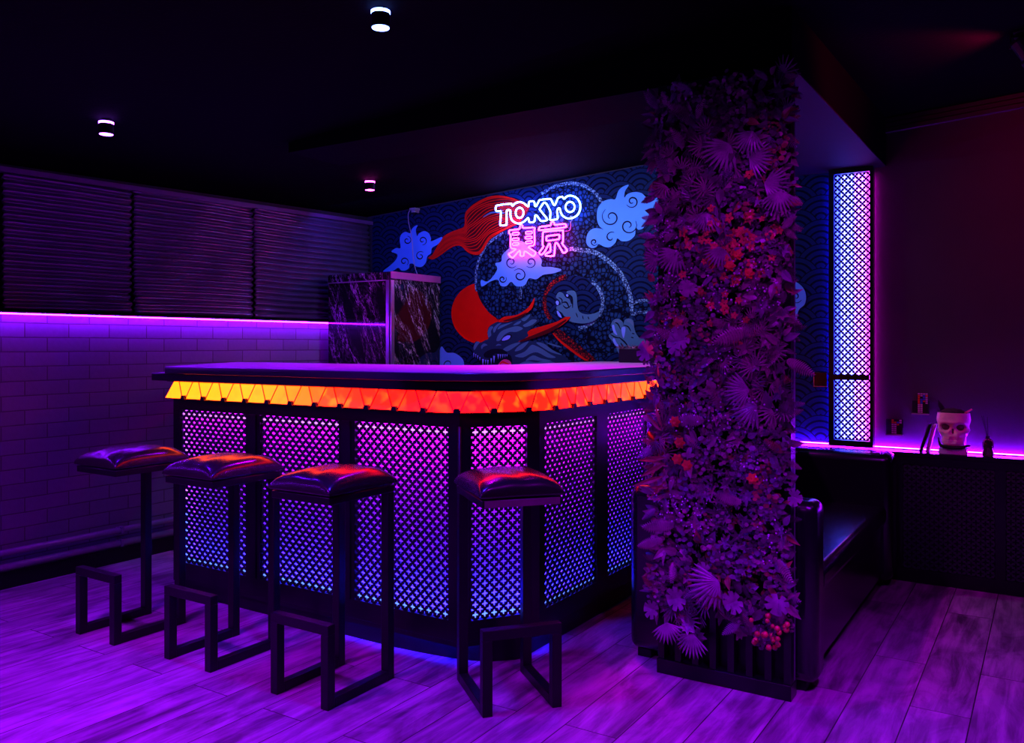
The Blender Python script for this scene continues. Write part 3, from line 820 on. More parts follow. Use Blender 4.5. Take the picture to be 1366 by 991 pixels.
strokes([([(615, 890), (650, 845), (700, 860), (755, 885)], 2.5)], *O4, 'tongue_line', M['sun'], head)
shape([(312, 325), (350, 295), (420, 285), (470, 260), (510, 225), (540, 175), (528, 235), (490, 272), (430, 305), (365, 328)], *O3, 'horn', M['red'], True, head, 3)
strokes([([(345, 322), (430, 302), (490, 270)], 4)], *O3, 'horn_shade', M['dark_red'], head)
shape([(438, 452), (500, 418), (495, 392), (530, 370), (600, 350), (680, 325), (740, 290), (778, 245), (775, 275), (755, 310), (700, 355), (630, 390), (540, 425)], *O3, 'horn', M['red'], True, head, 3)
strokes([([(450, 448), (560, 410), (650, 372), (740, 315)], 6)], *O3, 'horn_shade', M['dark_red'], head)
# claws
c1 = shape([(185, 215), (215, 160), (260, 170), (290, 215), (330, 235), (355, 290), (365, 210), (310, 175), (305, 150), (380, 145), (408, 200), (415, 300), (440, 370), (520, 398), (600, 385), (650, 370), (640, 430), (560, 480), (460, 495), (330, 470), (345, 425), (280, 420), (250, 380), (195, 345), (195, 310), (240, 290), (215, 240)], *O6, 'claw', M['claw'], True, n=3)
strokes([([(215, 215), (250, 240), (250, 290)], 2), ([(260, 300), (300, 330), (350, 300)], 2), ([(330, 185), (360, 230), (365, 330)], 2.5), ([(400, 380), (420, 430)], 1.6), ([(470, 410), (480, 450)], 1.6), ([(530, 420), (540, 450)], 1.6), ([(255, 270), (300, 270), (330, 330)], 2.5)], *O6, 'claw_line', M['ink'], c1)
for pts in ([(185, 265), (200, 250), (218, 265), (212, 295), (195, 295)], [(195, 365), (215, 365), (250, 430), (215, 415)], [(295, 190), (310, 180), (320, 195), (308, 210)]):
    shape(pts, *O6, 'nail', M['nail'], True, c1, 3)
c2 = shape([(780, 500), (800, 460), (850, 442), (895, 470), (910, 500), (925, 455), (970, 440), (1015, 465), (1025, 540), (1050, 610), (1110, 660), (1230, 600), (1280, 640), (1260, 700), (1130, 720), (1000, 760), (940, 840), (900, 855), (850, 800), (820, 720), (755, 640), (760, 610), (800, 590), (790, 550)], *O6, 'claw', M['claw'], True, n=3)
strokes([([(800, 475), (850, 500), (880, 560)], 2), ([(905, 510), (960, 530), (990, 580)], 2), ([(860, 640), (920, 690), (960, 740)], 2.4), ([(1000, 600), (1030, 605)], 1.6), ([(990, 640), (1020, 650)], 1.6), ([(880, 700), (930, 800)], 2.4), ([(770, 610), (820, 640), (870, 650)], 2)], *O6, 'claw_line', M['ink'], c2)
shape([(940, 470), (975, 450), (1010, 475), (1010, 520), (985, 490)], *O6, 'claw_light', M['claw_light'], True, c2, 3)
shape([(800, 485), (845, 452), (885, 475), (840, 480)], *O6, 'claw_light', M['claw_light'], True, c2, 3)
for pts in ([(787, 520), (810, 510), (822, 560), (845, 620), (805, 590)], [(890, 545), (912, 530), (933, 545), (915, 650), (895, 610)], [(795, 665), (815, 655), (840, 705), (885, 755), (820, 725)]):
    shape(pts, *O6, 'nail', M['nail'], True, c2, 3)

# ------------------------------------------------------------------ neon sign
sign = empty('neon_sign', (-2.85, 4.985, 1.9)); tag(sign, 'lit neon sign of TOKYO in white blue over two pink characters', 'neon sign')
SY = 4.985
def loop(pts, name, m, closed=True, r=.0055):
    q = [atY(655 + p[0] / 9.908, 250 + p[1] / 9.908, SY) for p in pts]
    q = [Vector(p) + Vector((2.85, -4.985, -1.9)) for p in q]
    return MB().tube(spline(q, 3, closed), r, 6, closed).build(name, m, sign, smooth=True)
def ell(cx, cy, rx, ry, n=14, rot=0): return [(cx + rx * math.cos(2 * PI * i / n + rot), cy + ry * math.sin(2 * PI * i / n + rot)) for i in range(n)]
loop([(65, 255), (88, 236), (255, 216), (272, 226), (287, 243), (315, 213), (370, 193), (425, 203), (468, 237), (495, 250), (500, 200), (520, 184), (562, 184), (575, 205), (580, 244), (600, 244), (630, 185), (652, 165), (775, 151), (798, 168), (826, 226), (846, 230), (880, 152), (900, 132), (942, 123), (965, 150), (1000, 120), (1050, 108), (1110, 125), (1155, 165), (1180, 230), (1175, 300), (1145, 360), (1090, 398), (1020, 410), (960, 385), (925, 340), (910, 282), (895, 274), (880, 290), (875, 330), (882, 395), (866, 420), (795, 430), (780, 415), (786, 330), (768, 280), (735, 220), (710, 200), (690, 210), (646, 280), (652, 302), (738, 412), (730, 435), (668, 445), (645, 425), (603, 370), (583, 375), (578, 420), (568, 454), (510, 460), (500, 430), (490, 402), (470, 420), (430, 455), (370, 478), (310, 460), (270, 420), (256, 360), (257, 312), (243, 298), (215, 302), (206, 330), (206, 478), (194, 498), (135, 501), (122, 480), (131, 335), (116, 312), (78, 315), (62, 290)], 'word_outline', M['neon_blue'])
loop(ell(378, 335, 52, 68), 'letter_ring', M['neon_blue'])
loop(ell(1045, 258, 60, 68), 'letter_ring', M['neon_blue'])
loop([(238, 585), (255, 565), (372, 550), (384, 512), (400, 492), (416, 510), (428, 536), (560, 529), (579, 545), (570, 572), (574, 610), (572, 755), (510, 775), (500, 797), (580, 848), (590, 872), (562, 906), (540, 905), (470, 852), (440, 850), (432, 900), (410, 908), (388, 900), (384, 850), (368, 842), (305, 912), (276, 930), (240, 892), (238, 876), (300, 840), (325, 812), (262, 795), (262, 640), (245, 612)], 'character_outline', M['neon_pink'])
for cx_, cy_ in ((325, 612), (323, 687), (325, 747), (500, 598), (497, 662), (500, 725)):
    loop([(cx_ - 42, cy_ + 3), (cx_ - 30, cy_ - 13), (cx_ + 32, cy_ - 18), (cx_ + 45, cy_ - 4), (cx_ + 32, cy_ + 13), (cx_ - 30, cy_ + 18)], 'stroke_loop', M['neon_pink'], r=.0045)
loop([(638, 535), (655, 520), (782, 503), (792, 472), (815, 456), (836, 470), (846, 495), (972, 482), (990, 503), (970, 528), (655, 565), (633, 552)], 'character_outline', M['neon_pink'])
loop([(690, 595), (708, 585), (930, 567), (952, 580), (952, 715), (938, 738), (1000, 820), (1000, 842), (962, 866), (938, 840), (884, 748), (864, 732), (848, 750), (836, 885), (820, 905), (738, 905), (718, 882), (765, 856), (786, 840), (782, 755), (766, 745), (742, 790), (702, 860), (662, 890), (636, 866), (644, 848), (692, 782), (680, 748), (685, 625)], 'character_outline', M['neon_pink'])
loop([(735, 650), (750, 642), (888, 625), (905, 638), (900, 678), (885, 686), (750, 704), (731, 690)], 'stroke_loop', M['neon_pink'])
for p in ((130, 300), (530, 320), (1050, 380), (310, 560), (540, 560), (810, 540), (800, 900)):
    q = atY(655 + p[0] / 9.908, 250 + p[1] / 9.908, SY)
    MB().tube([(q.x + 2.85, .004, q.z - 1.9), (q.x + 2.85, YB - .013 - 4.985, q.z - 1.9)], .003, 6).build('mounting_pin', M['trim_metal'], sign)
q = [Vector(atY(655 + x / 9.908, 250 + y / 9.908, SY)) + Vector((2.85, -4.965, -1.9)) for x, y in ((1070, 400), (1035, 450), (1035, 500), (1020, 560), (960, 575))]
MB().tube(spline(q, 5), .0016, 5).build('feed_wire', M['band'], sign)

# small device at the ceiling line with a cable down to the cabinet
q0 = atY(552, 273, 4.98); q0.z = min(q0.z, cz(q0.x, 4.98) - .018)
dv = empty('cable_box', (q0.x, 4.98, q0.z)); tag(dv, 'small pale box at the ceiling line with a cable hanging to the cabinet', 'cable box')
MB().box((-.028, -.02, -.002), (.028, .04, .014)).box((-.012, -.016, -.022), (.022, .04, -.002)).build('housing', M['band'], dv, bevel=.003)
MB().box((.0, -.03, -.034), (.034, .0, -.023)).build('lens_block', M['black'], dv, bevel=.003)
cb = [atY(x, y, 4.97) for x, y in ((550, 277), (545, 284), (545, 296), (548, 310), (550, 325), (551, 342), (554, 358), (557, 366))]
MB().tube(spline([Vector(p) - Vector((q0.x, 4.98, q0.z)) for p in cb], 5), .0032, 6).build('cable', M['band'], dv, smooth=True)

# ------------------------------------------------------------------ ceiling spots
def ceiling_spot(x, y, m, label):
    z = cz(x, y)
    t = empty('ceiling_spotlight', (x, y, z)); tag(t, label, 'ceiling light', 'small round ceiling spotlights')
    MB().lathe([(.022, -.012), (.022, .004)], 24).build('mount', M['black'], t, smooth=False)
    MB().lathe([(.0235, -.0135), (.0315, -.0135), (.0315, -.004), (.0235, -.004)], 28).build('glow_ring', m, t, smooth=False)
    MB().lathe([(.031, -.058), (.031, -.014)], 28).build('housing', M['black'], t, smooth=False)
    MB().lathe([(.0285, -.0595), (.0285, -.0585)], 28).build('diffuser', m, t, smooth=False)
ceiling_spot(-1.855, 2.10, M['lamp_blue'], 'white blue ceiling spotlight nearest the camera, above the bar stools')
ceiling_spot(-3.54, 2.19, M['lamp_violet'], 'violet ceiling spotlight at the left, above the stool by the brick wall')
ceiling_spot(-3.64, 4.02, M['lamp_pink'], 'pink ceiling spotlight farthest back, above the marble cabinet')
# dark stage fixture at the right edge
fx = empty('stage_light', (-.09, 3.98, cz(-.09, 3.98))); tag(fx, 'black stage light hanging from the ceiling at the right edge', 'stage light')
MB().box((-.045, -.045, -.012), (.045, .045, .0)).build('mount_plate', M['black'], fx, bevel=.003)
MB().tube([(-.055, 0, -.06), (-.055, 0, -.012), (.055, 0, -.012), (.055, 0, -.06)], .006, 6).build('yoke', M['black'], fx)
can = MB().lathe([(.038, .05), (.042, .04), (.042, -.035), (.05, -.045), (.05, -.06), (.046, -.06), (.040, -.04)], 24)
can.move(Matrix.Translation((0, 0, -.065)) @ Matrix.Rotation(math.radians(-32), 4, 'Y') @ Matrix.Rotation(math.radians(12), 4, 'X')).build('can', M['black'], fx)
ln = MB().lathe([(.0395, -.042), (.0395, -.039)], 24)
ln.move(Matrix.Translation((0, 0, -.065)) @ Matrix.Rotation(math.radians(-32), 4, 'Y') @ Matrix.Rotation(math.radians(12), 4, 'X')).build('lens', M['fixture_blue'], fx)

# ------------------------------------------------------------------ ledge with pierced front, right side
LY, LZ = 4.89, .682
led = empty('ledge_cabinet', (.3, 4.96, 0)); tag(led, 'low black wall ledge with pierced front panels along the back wall', 'wall ledge')
def lpart(mb, name, m, **k):
    mb.v = [(p[0] - .3, p[1] - 4.96, p[2]) for p in mb.v]; return mb.build(name, m, led, **k)
lpart(MB().box((-1.735, LY - .004, LZ - .022), (XR, YB - .012, LZ)), 'ledge_top', M['black_gloss'], bevel=.002)
lpart(MB().box((-1.735, LY + .012, .0), (XR, LY + .030, LZ - .023)), 'back_board', M['black'])
lpart(MB().box((-1.735, LY, .0), (XR, LY + .0118, .07)), 'bottom_rail', M['black_gloss'])
lpart(MB().box((-1.735, LY, .62), (XR, LY + .0118, LZ - .0225)), 'top_rail', M['black_gloss'])
for a, b in ((-1.735, -.672), (-.245, -.200), (.225, .270), (.695, XR)):
    lpart(MB().box((a, LY, .0705), (b, LY + .0118, .6195)), 'stile', M['black_gloss'])
for a in (-.671, -.199, .271):
    mb = lattice(MB(), .425, .549, .0405, .006); mb.move(Matrix.Translation((a, LY + .003, .0705)))
    lpart(mb, 'grille_panel', M['ledge_grille'])
o = empty('led_strip', (.2, YB, LZ)); tag(o, 'glowing purple LED strip along the back of the low ledge', 'light strip')
MB().box((-1.93, -.024, .0005), (1.9, -.012, .006)).build('channel', M['white'], o)
MB().box((-1.93, -.021, .0062), (1.9, -.015, .0105)).build('light_tube', M['led_shelf'], o)

# lattice lamp on the wall
LX0, LX1, Lz0, Lz1 = -1.062, -.829, .690, 2.228
lam = empty('lattice_lamp', ((LX0 + LX1) / 2, YB, Lz0)); tag(lam, 'tall narrow lit lattice lamp on the wall between pillar and skull', 'wall lamp')
ox = (LX0 + LX1) / 2
def apart(mb, name, m, **k):
    mb.v = [(p[0] - ox, p[1] - YB, p[2] - Lz0) for p in mb.v]; return mb.build(name, m, lam, **k)
ly = YB - .075
for a, b in ((LX0, LX0 + .028), (LX1 - .018, LX1)):
    apart(MB().box((a, ly, Lz0 + .031), (b, YB - .022, Lz1 - .0255)), 'side_rail', M['black_gloss'])
apart(MB().box((LX0, ly, Lz0), (LX1, YB - .022, Lz0 + .03)), 'bottom_rail', M['black_gloss'])
apart(MB().box((LX0, ly, Lz1 - .025), (LX1, YB - .022, Lz1)), 'top_rail', M['black_gloss'])
apart(MB().box((LX0 + .0285, ly - .006, 1.055), (LX1 - .0185, ly - .0005, 1.085)), 'cross_bar', M['black_gloss'])
w_ = LX1 - LX0 - .047
mb = lattice(MB(), w_, Lz1 - Lz0 - .0575, .0385, .005); mb.move(Matrix.Translation((LX0 + .0285, ly + .004, Lz0 + .0315)))
apart(mb, 'grille', M['plate'])
apart(MB().box((LX0 + .0285, YB - .030, Lz0 + .0315), (LX1 - .0185, YB - .023, Lz1 - .026)), 'backing', M['white'])
for xa, xb, m_ in ((LX0 + .0285, LX0 + .058, 'lattice_blue'), (LX0 + .0585, ox + .012, 'lattice_cool'), (ox + .0125, LX1 - .046, 'lattice_warm'), (LX1 - .0455, LX1 - .0185, 'lattice_pink')):
    apart(MB().box((xa, YB - .034, Lz0 + .034), (xb, YB - .0305, Lz1 - .028)), 'light_panel', M[m_])
apart(MB().box((LX0 + .0005, YB - .0165, Lz0 + .04), (LX0 + .006, YB - .0125, Lz1 - .04)), 'side_strip', M['side_blue'])
apart(MB().box((LX1 - .018, YB - .0165, Lz0 + .04), (LX1 - .012, YB - .0125, Lz1 - .04)), 'side_strip', M['side_pink'])

# wall plate left of the lamp
q = atY(1087, 496, YB - .01); q2 = atY(1104, 515, YB - .01)
pt = empty('wall_plate', ((q.x + q2.x) / 2, YB - .0125, (q.z + q2.z) / 2)); tag(pt, 'small dark square wall plate between the foliage pillar and the lattice lamp', 'wall plate')
hw, hh = (q2.x - q.x) / 2, (q.z - q2.z) / 2
MB().box((-hw, -.012, -hh), (hw, 0, hh)).build('plate', M['black_gloss'], pt, bevel=.002)
MB().box((-hw - .004, -.014, -hh), (-hw, -.001, hh)).box((-hw - .004, -.014, -hh - .004), (hw, -.001, -hh)).build('edge_trim', M['trim_metal'], pt)

# card holders with dotted cards
pal = {'r': mat('card_red', (.75, .03, .03), .5), 'b': mat('card_blue', (.03, .06, .8), .5), 'v': mat('card_violet', (.62, .30, .66), .5), 'k': M['black']}
acr = mat('dark_acrylic', (.02, .016, .026), .18, noise=.1)
def card_holder(px0, py0, px1, py1, rows, label, tall):
    a = atY(px0, py0, YB - .03); b = atY(px1, py1, YB - .03)
    cx_ = (a.x + b.x) / 2; w = (b.x - a.x); h = a.z - b.z
    t = empty('wall_mounted_card_holder', (cx_, YB, b.z)); tag(t, label, 'card holder', 'card holders on the wall above the ledge')
    MB().box((-w / 2, -.006, 0), (w / 2, -.0005, h * (.62 if tall else 1))).build('back_plate', acr, t)
    MB().box((-w / 2, -.034, -.002), (w / 2, -.0005, .003)).build('lip', M['band'], t)
    MB().box((w / 2 - .003, -.034, .0035), (w / 2, -.0065, h * .5)).build('side_plate', acr, t)
    cw = w * .60; x0 = -w * .17; 
    card = MB().box((x0, -.0135, .004), (x0 + cw, -.0115, h)).build('card', M['black'], t)
    ncol = 4; nrow = len(rows); dx = cw / ncol; dz = (h - .006) / nrow
    col = {}
    for i, row in enumerate(rows):
        for j, ch in enumerate(row):
            if ch == '.': continue
            mb = col.setdefault(ch, MB())
            x = x0 + dx * (j + .5); z = h - dz * (i + .5)
            mb.box((x - dx * .42, -.0150, z - dz * .36), (x + dx * .42, -.0137, z + dz * .36))
    for ch, mb in col.items(): mb.build('card_print', pal[ch], card)
card_holder(1181, 559, 1204, 581, ['r..v', 'rrbv', 'vvr.', 'vv..', 'vv..', 'vv..', 'vv..'], 'lower small dark card holder on the wall beside the lattice lamp', False)
card_holder(1216, 524, 1239, 553, ['vvvv', 'rvbr', 'r.bv', 'rbbv', 'rbrv', 'rb.v', 'vv..', 'vv..', 'vv..', 'vv..', 'vv..'], 'upper small card holder on the wall with a taller dotted card', True)

# things on the ledge
def ledge_pt(px, Y=4.945):
    v = ray(px, 600); return v[0] * Y / v[1]
def leaning(px_b, px_t, Y, h, t, m, name, label, m2):
    xb, xt = ledge_pt(px_b, Y), ledge_pt(px_t, Y)
    e = empty(name, (xb, Y, LZ)); tag(e, label, 'menu stand', 'leaning menu stands on the ledge')
    dx = xt - xb
    MB().add([(0, -.03, .0008), (t, -.03, .0008), (t, .03, .0008), (0, .03, .0008), (dx, -.03, h), (dx + t, -.03, h), (dx + t, .03, h), (dx, .03, h)],
             [(0, 3, 2, 1), (4, 5, 6, 7), (0, 1, 5, 4), (1, 2, 6, 5), (2, 3, 7, 6), (3, 0, 4, 7)]).build('board', m, e, bevel=.002)
    MB().add([(-.003, -.030, .003), (-.0002, -.030, .003), (-.0002, .030, .003), (-.003, .030, .003), (dx - .003, -.030, h - .002), (dx - .0002, -.030, h - .002), (dx - .0002, .030, h - .002), (dx - .003, .030, h - .002)],
             [(0, 3, 2, 1), (4, 5, 6, 7), (0, 1, 5, 4), (1, 2, 6, 5), (2, 3, 7, 6), (3, 0, 4, 7)]).build('cover', m2, e)
leaning(1227, 1240, 4.935, .152, .012, M['black_gloss'], 'menu_stand', 'dark menu board leaning on the ledge left of the skull', mat('cover_dark', (.06, .04, .06), .3))
leaning(1236, 1246, 4.955, .150, .013, M['white'], 'menu_stand', 'pale menu board leaning behind the dark one beside the skull', mat('cover_pale', (.5, .4, .5), .3))

sx_ = ledge_pt(1272, 4.945)
bs = empty('display_block', (sx_, 4.945, LZ)); tag(bs, 'pale rectangular block under the skull on the ledge', 'block')
MB().box((-.066, -.040, .0005), (.062, .040, .031)).build('block_body', M['white'], bs, bevel=.003)
sk = empty('skull_planter', (sx_, 4.945, LZ + .031)); tag(sk, 'white skull planter with open top on a block on the ledge', 'skull planter')
bone = mat('bone_white', (.80, .62, .60), .5, noise=.15, nscale=40, bump=.2, bscale=60)
def skull():
    n, k = 64, 44; vs = []; fs = []; HS = .172
    for i in range(k + 1):
        t = i / k; z = HS * t
        # half width and front depth by height: jaw, teeth, cheek, brow, cranium
        def lut(tab):
            for (a, va), (b, vb) in zip(tab, tab[1:]):
                if t <= b: 
                    f = (t - a) / (b - a); f = f * f * (3 - 2 * f); return va + (vb - va) * f
            return tab[-1][1]
        w = lut([(0, .056), (.08, .066), (.26, .066), (.36, .074), (.48, .086), (.60, .082), (.80, .090), (1, .086)])
        dfr = lut([(0, .052), (.1, .062), (.3, .062), (.42, .060), (.55, .055), (.66, .064), (.75, .068), (1, .062)])
        dbk = lut([(0, .025), (.3, .035), (.45, .060), (.7, .072), (1, .070)])
        for j in range(n):
            a = 2 * PI * j / n
            c, s_ = math.cos(a), math.sin(a)
            e = 2.5
            x = w * math.copysign(abs(c) ** (2 / e), c); y = (dfr if s_ < 0 else dbk) * math.copysign(abs(s_) ** (2 / e), s_)
            if s_ < 0:
                for ex in (-.038, .038):            # eye sockets
                    q = ((x - ex) / .024) ** 2 + ((z - .100) / .0185) ** 2
                    if q < 2.5: y += .032 * math.exp(-q ** 2 * .9)
                q = (x / (.005 + .011 * max(0., min(1, (.096 - z) / .03)))) ** 2 + ((z - .078) / .017) ** 2
                if q < 3: y += .022 * math.exp(-q ** 2)
                if .018 < z < .050 and abs(x) < .045:  # teeth
                    y += .006 * (abs(math.sin(x * PI / .0105)) < .35) + (.006 if abs(z - .034) < .0025 else 0)
                for ex in (-.055, .055):            # hollow under the cheekbones
                    q = ((x - ex) / .016) ** 2 + ((z - .052) / .016) ** 2
                    y += .012 * math.exp(-q)
                y -= .006 * math.exp(-((z - .122) / .008) ** 2) * (abs(x) < .07)
            vs.append((x, y, z))
    for i in range(k):
        for j in range(n): fs.append((i * n + j, i * n + (j + 1) % n, (i + 1) * n + (j + 1) % n, (i + 1) * n + j))
    fs.append(tuple(range(n - 1, -1, -1)))
    b = k * n; m0 = len(vs)
    for rr, zz in ((.90, HS + .001), (.85, HS - .03), (.0001, HS - .03)):
        for j in range(n): vs.append((vs[b + j][0] * rr, vs[b + j][1] * rr, zz))
    for r_ in range(3):
        s0 = b if r_ == 0 else m0 + (r_ - 1) * n; s1 = m0 + r_ * n
        for j in range(n): fs.append((s0 + j, s0 + (j + 1) % n, s1 + (j + 1) % n, s1 + j))
    return MB().add(vs, fs)
sko = skull(); sko.v = [(p[0] * .88, p[1] * .85, p[2] * 1.0 + .012) for p in sko.v]
sko = sko.build('skull_body', bone, sk, smooth=True)
for ex in (-.0335, .0335):
    MB().lathe([(.0001, -.002), (.016, -.001), (.018, .002)], 18).move(Matrix.Translation((ex, -.030, .113)) @ Matrix.Rotation(PI / 2, 4, 'X')).build('eye_socket', mat('socket_shade', (.10, .06, .08), .7), sk, smooth=True)  # dark disc paints the shade inside the socket
MB().tube(spline([(-.068, -.02, .055), (-.062, -.035, .025), (-.045, -.048, .011), (0, -.056, .008), (.045, -.048, .011), (.068, -.03, .018), (.080, -.02, .016)], 5), [.003 + .007 * math.sin(PI * i / 30) for i in range(31)], 8).build('horn_rest', M['black'], sk, smooth=True)
MB().lathe([(.0001, -.002), (.008, -.001), (.0095, .002)], 12).move(Matrix.Translation((0, -.0355, .090)) @ Matrix.Rotation(PI / 2, 4, 'X') @ Matrix.Diagonal((.9, 1.5, 1, 1))).build('nasal_opening', mat('nasal_shade', (.12, .06, .08), .7), sk, smooth=True)  # dark disc paints the shade of the nose hole
soil = mat('dark_moss', (.03, .03, .03), .9, noise=.5, nscale=60, bump=1)
MB().lathe([(.074, .176), (.066, .188), (.04, .198), (.0001, .202)], 20).move(Matrix.Diagonal((.86, .68, 1.03, 1))).build('moss_fill', soil, sk, smooth=True)
def blade(p0, p1, w, m, name):
    p0, p1 = Vector(p0), Vector(p1); d = p1 - p0; s_ = Vector((d.z, 0, -d.x)).normalized() * w
    mid = p0.lerp(p1, .5)
    MB().add([p0 - s_ * .4, p0 + s_ * .4, mid + s_, p1, mid - s_, p0 + Vector((0, .004, 0)), mid + Vector((0, .006, 0)), p1 + Vector((0, .002, 0))],
             [(0, 1, 2, 4), (4, 2, 3), (0, 5, 1), (1, 5, 6, 2), (0, 4, 6, 5), (2, 6, 7, 3), (4, 3, 7, 6)]).build(name, m, sk)
blade((-.052, .0, .185), (-.072, .0, .252), .010, M['black'], 'leaf_blade')
blade((-.045, .01, .185), (-.06, .01, .235), .008, M['black'], 'leaf_blade')
MB().tube([(.050, -.02, .184), (.086, -.024, .207)], .004, 8).build('stick', mat('pink_stick', (.8, .08, .15), .4), sk)

dx_ = ledge_pt(1318, 4.935)
df = empty('reed_diffuser', (dx_, 4.935, LZ)); tag(df, 'amber glass reed diffuser bottle with dark sticks right of the skull', 'reed diffuser')
gl, nt, b = nt_new('amber_glass'); 
b.inputs['Base Color'].default_value = (.035, .008, .006, 1); b.inputs['Roughness'].default_value = .05
b.inputs['Transmission Weight'].default_value = .85; b.inputs['IOR'].default_value = 1.45
MB().lathe([(.0001, .0008), (.024, .0008), (.026, .004), (.026, .068), (.022, .082), (.011, .09), (.010, .100), (.0001, .100)], 24).build('bottle', gl, df, smooth=True)
MB().lathe([(.0115, .092), (.0115, .104), (.009, .106)], 18).build('collar', M['black'], df)
for a, b2 in ((-.030, .0), (-.004, .01), (-.022, -.006)):
    MB().tube([(a * .1, b2 * .2, .100), (a, b2, .208 if a < -.01 else .200)], .0022, 6).build('reed', M['black'], df)

# ------------------------------------------------------------------ sofa
sf = empty('leather_sofa', (-1.07, 3.97, 0)); tag(sf, 'black leather sofa with tall rounded arms between the foliage pillar and ledge', 'sofa')
def spart(mb, name, bevel=.03, seg=4, parent=sf, m=None):
    mb.v = [(p[0] + 1.07, p[1] - 3.97, p[2]) for p in mb.v]
    return mb.build(name, m or M['sofa'], parent, bevel=bevel, seg=seg)
spart(MB().box((-1.435, 3.105, .035), (-.705, 3.245, .688)), 'arm', .04)
spart(MB().box((-1.435, 4.68, .035), (-.692, 4.865, .688)), 'arm', .04)
spart(MB().box((-1.45, 3.246, .035), (-1.20, 4.679, .92)), 'backrest', .07, 5)
spart(MB().box((-1.199, 3.247, .33), (-.715, 4.678, .425)), 'seat_cushion', .03)
spart(MB().box((-1.199, 3.247, .05), (-.745, 4.678, .3295)), 'base', .01, 2)
for x in (-1.38, -.78):
    for y in (3.14, 4.74):
        spart(MB().box((x - .03, y - .02 + .02, 0), (x + .03, y + .06, .036)), 'foot', .004, 2, m=M['black'])
for x0_, y0_ in ((-.705, 3.105),):
    pass

# ------------------------------------------------------------------ foliage pillar
pil = empty('foliage_screen', ((PX0 + PX1) / 2, PY + .03, 0)); tag(pil, 'tall black slatted pillar covered in artificial leaves and flowers', 'foliage pillar')
pox, poy = (PX0 + PX1) / 2, PY + .03
def ppart(mb, name, m, parent=pil, **k):
    mb.v = [(p[0] - pox, p[1] - poy, p[2]) for p in mb.v]; return mb.build(name, m, parent, **k)
ppart(MB().box((PX0 - .003, PY - .008, 0), (PX1 + .003, PY + .068, .055)), 'base_rail', M['black_gloss'], bevel=.002)
ppart(MB().box((PX0, PY, 2.195), (PX1, PY + .06, bz - .001)), 'top_rail', M['black'])
for k in range(8):
    x = PX0 + (PX1 - PX0 - .024) * k / 7
    ppart(MB().box((x, PY, .0555), (x + .024, PY + .045, 2.1945)), 'slat', M['black_gloss'])
ppart(MB().box((PX1 - .004, PY + .046, .0555), (PX1, PY + .062, 2.1945)), 'edge_strip', M['rail'])
ppart(MB().box((PX0 + .004, PY + .046, .0555), (PX1 - .0045, PY + .058, 2.1945)), 'back_board', M['black'])

def leaf_mat(name, c, rough=.36):
    m, nt, b = nt_new(name); n = N(nt)
    x, y, z = n.xyz()
    f = n.noise(n.vec(x, y, z), 26.0, 3)
    nt.links.new(n.mix(n.ramp(f, .3, .7), tuple(v * .55 for v in c), tuple(min(1, v * 1.35) for v in c)), b.inputs['Base Color'])
    b.inputs['Roughness'].default_value = rough
    return m
LM = [leaf_mat('leaf_mauve', (.27, .10, .17)), leaf_mat('leaf_dark_green', (.10, .08, .08)), leaf_mat('leaf_grey', (.19, .12, .20)), leaf_mat('leaf_rust', (.33, .06, .06))]
BIG = leaf_mat('leaf_broad', (.27, .14, .23))
FL_RED = leaf_mat('flower_red', (.62, .05, .06)); FL_ORANGE = leaf_mat('flower_orange', (.80, .14, .03)); FL_WHITE = leaf_mat('flower_white', (.75, .72, .85))

def L_oval(L, W, fold=.25, n=5):
    vs = []; fs = []
    for i in range(n + 1):
        t = i / n; w = W / 2 * math.sin(PI * (t ** .8)) * (1.0) + (.0005 if i in (0, n) else 0)
        zc = -.25 * L * t * t
        vs += [(-w, L * t, zc + fold * w), (0, L * t, zc), (w, L * t, zc + fold * w)]
    for i in range(n):
        a = i * 3; fs += [(a, a + 1, a + 4, a + 3), (a + 1, a + 2, a + 5, a + 4)]
    return vs, fs
def L_fan(L, nb=11, spread=2.5, w=.10):
    vs = []; fs = []
    for k in range(nb):
        a = -spread / 2 + spread * k / (nb - 1); l = L * (.78 + .22 * math.cos(a))
        c, s_ = math.sin(a), math.cos(a)
        b = len(vs); wd = L * w * .5
        for t, ww in ((0.02, .25), (.5, 1.), (.8, .8), (1, .02)):
            px, py = c * l * t, s_ * l * t; z = -.18 * l * t * t
            vs += [(px - s_ * wd * ww, py + c * wd * ww, z), (px, py, z + wd * .5 * ww), (px + s_ * wd * ww, py - c * wd * ww, z)]
        for i in range(3):
            q = b + i * 3; fs += [(q, q + 1, q + 4, q + 3), (q + 1, q + 2, q + 5, q + 4)]
    return vs, fs
def L_fern(L, n=13, w=.22):
    vs = []; fs = []
    for k in range(n):
        t = (k + .6) / n; y = L * t; z = -.3 * L * t * t; l = L * w * (math.sin(PI * (.12 + .86 * t)) + .12)
        for sg in (-1, 1):
            b = len(vs); d = L * .5 / n
            vs += [(0, y - d, z), (sg * l * .55, y + d * .5 - d, z - .01 * L), (sg * l, y + d * 1.6, z - .04 * L), (sg * l * .5, y + d * 1.2, z - .01 * L), (0, y + d * .7, z)]
            fs += [(b, b + 1, b + 3, b + 4), (b + 1, b + 2, b + 3)]
    b = len(vs); r = L * .012
    vs += [(-r, 0, .002), (r, 0, .002), (r * .5, L, -.3 * L + .002), (-r * .5, L, -.3 * L + .002)]; fs.append((b, b + 1, b + 2, b + 3))
    return vs, fs
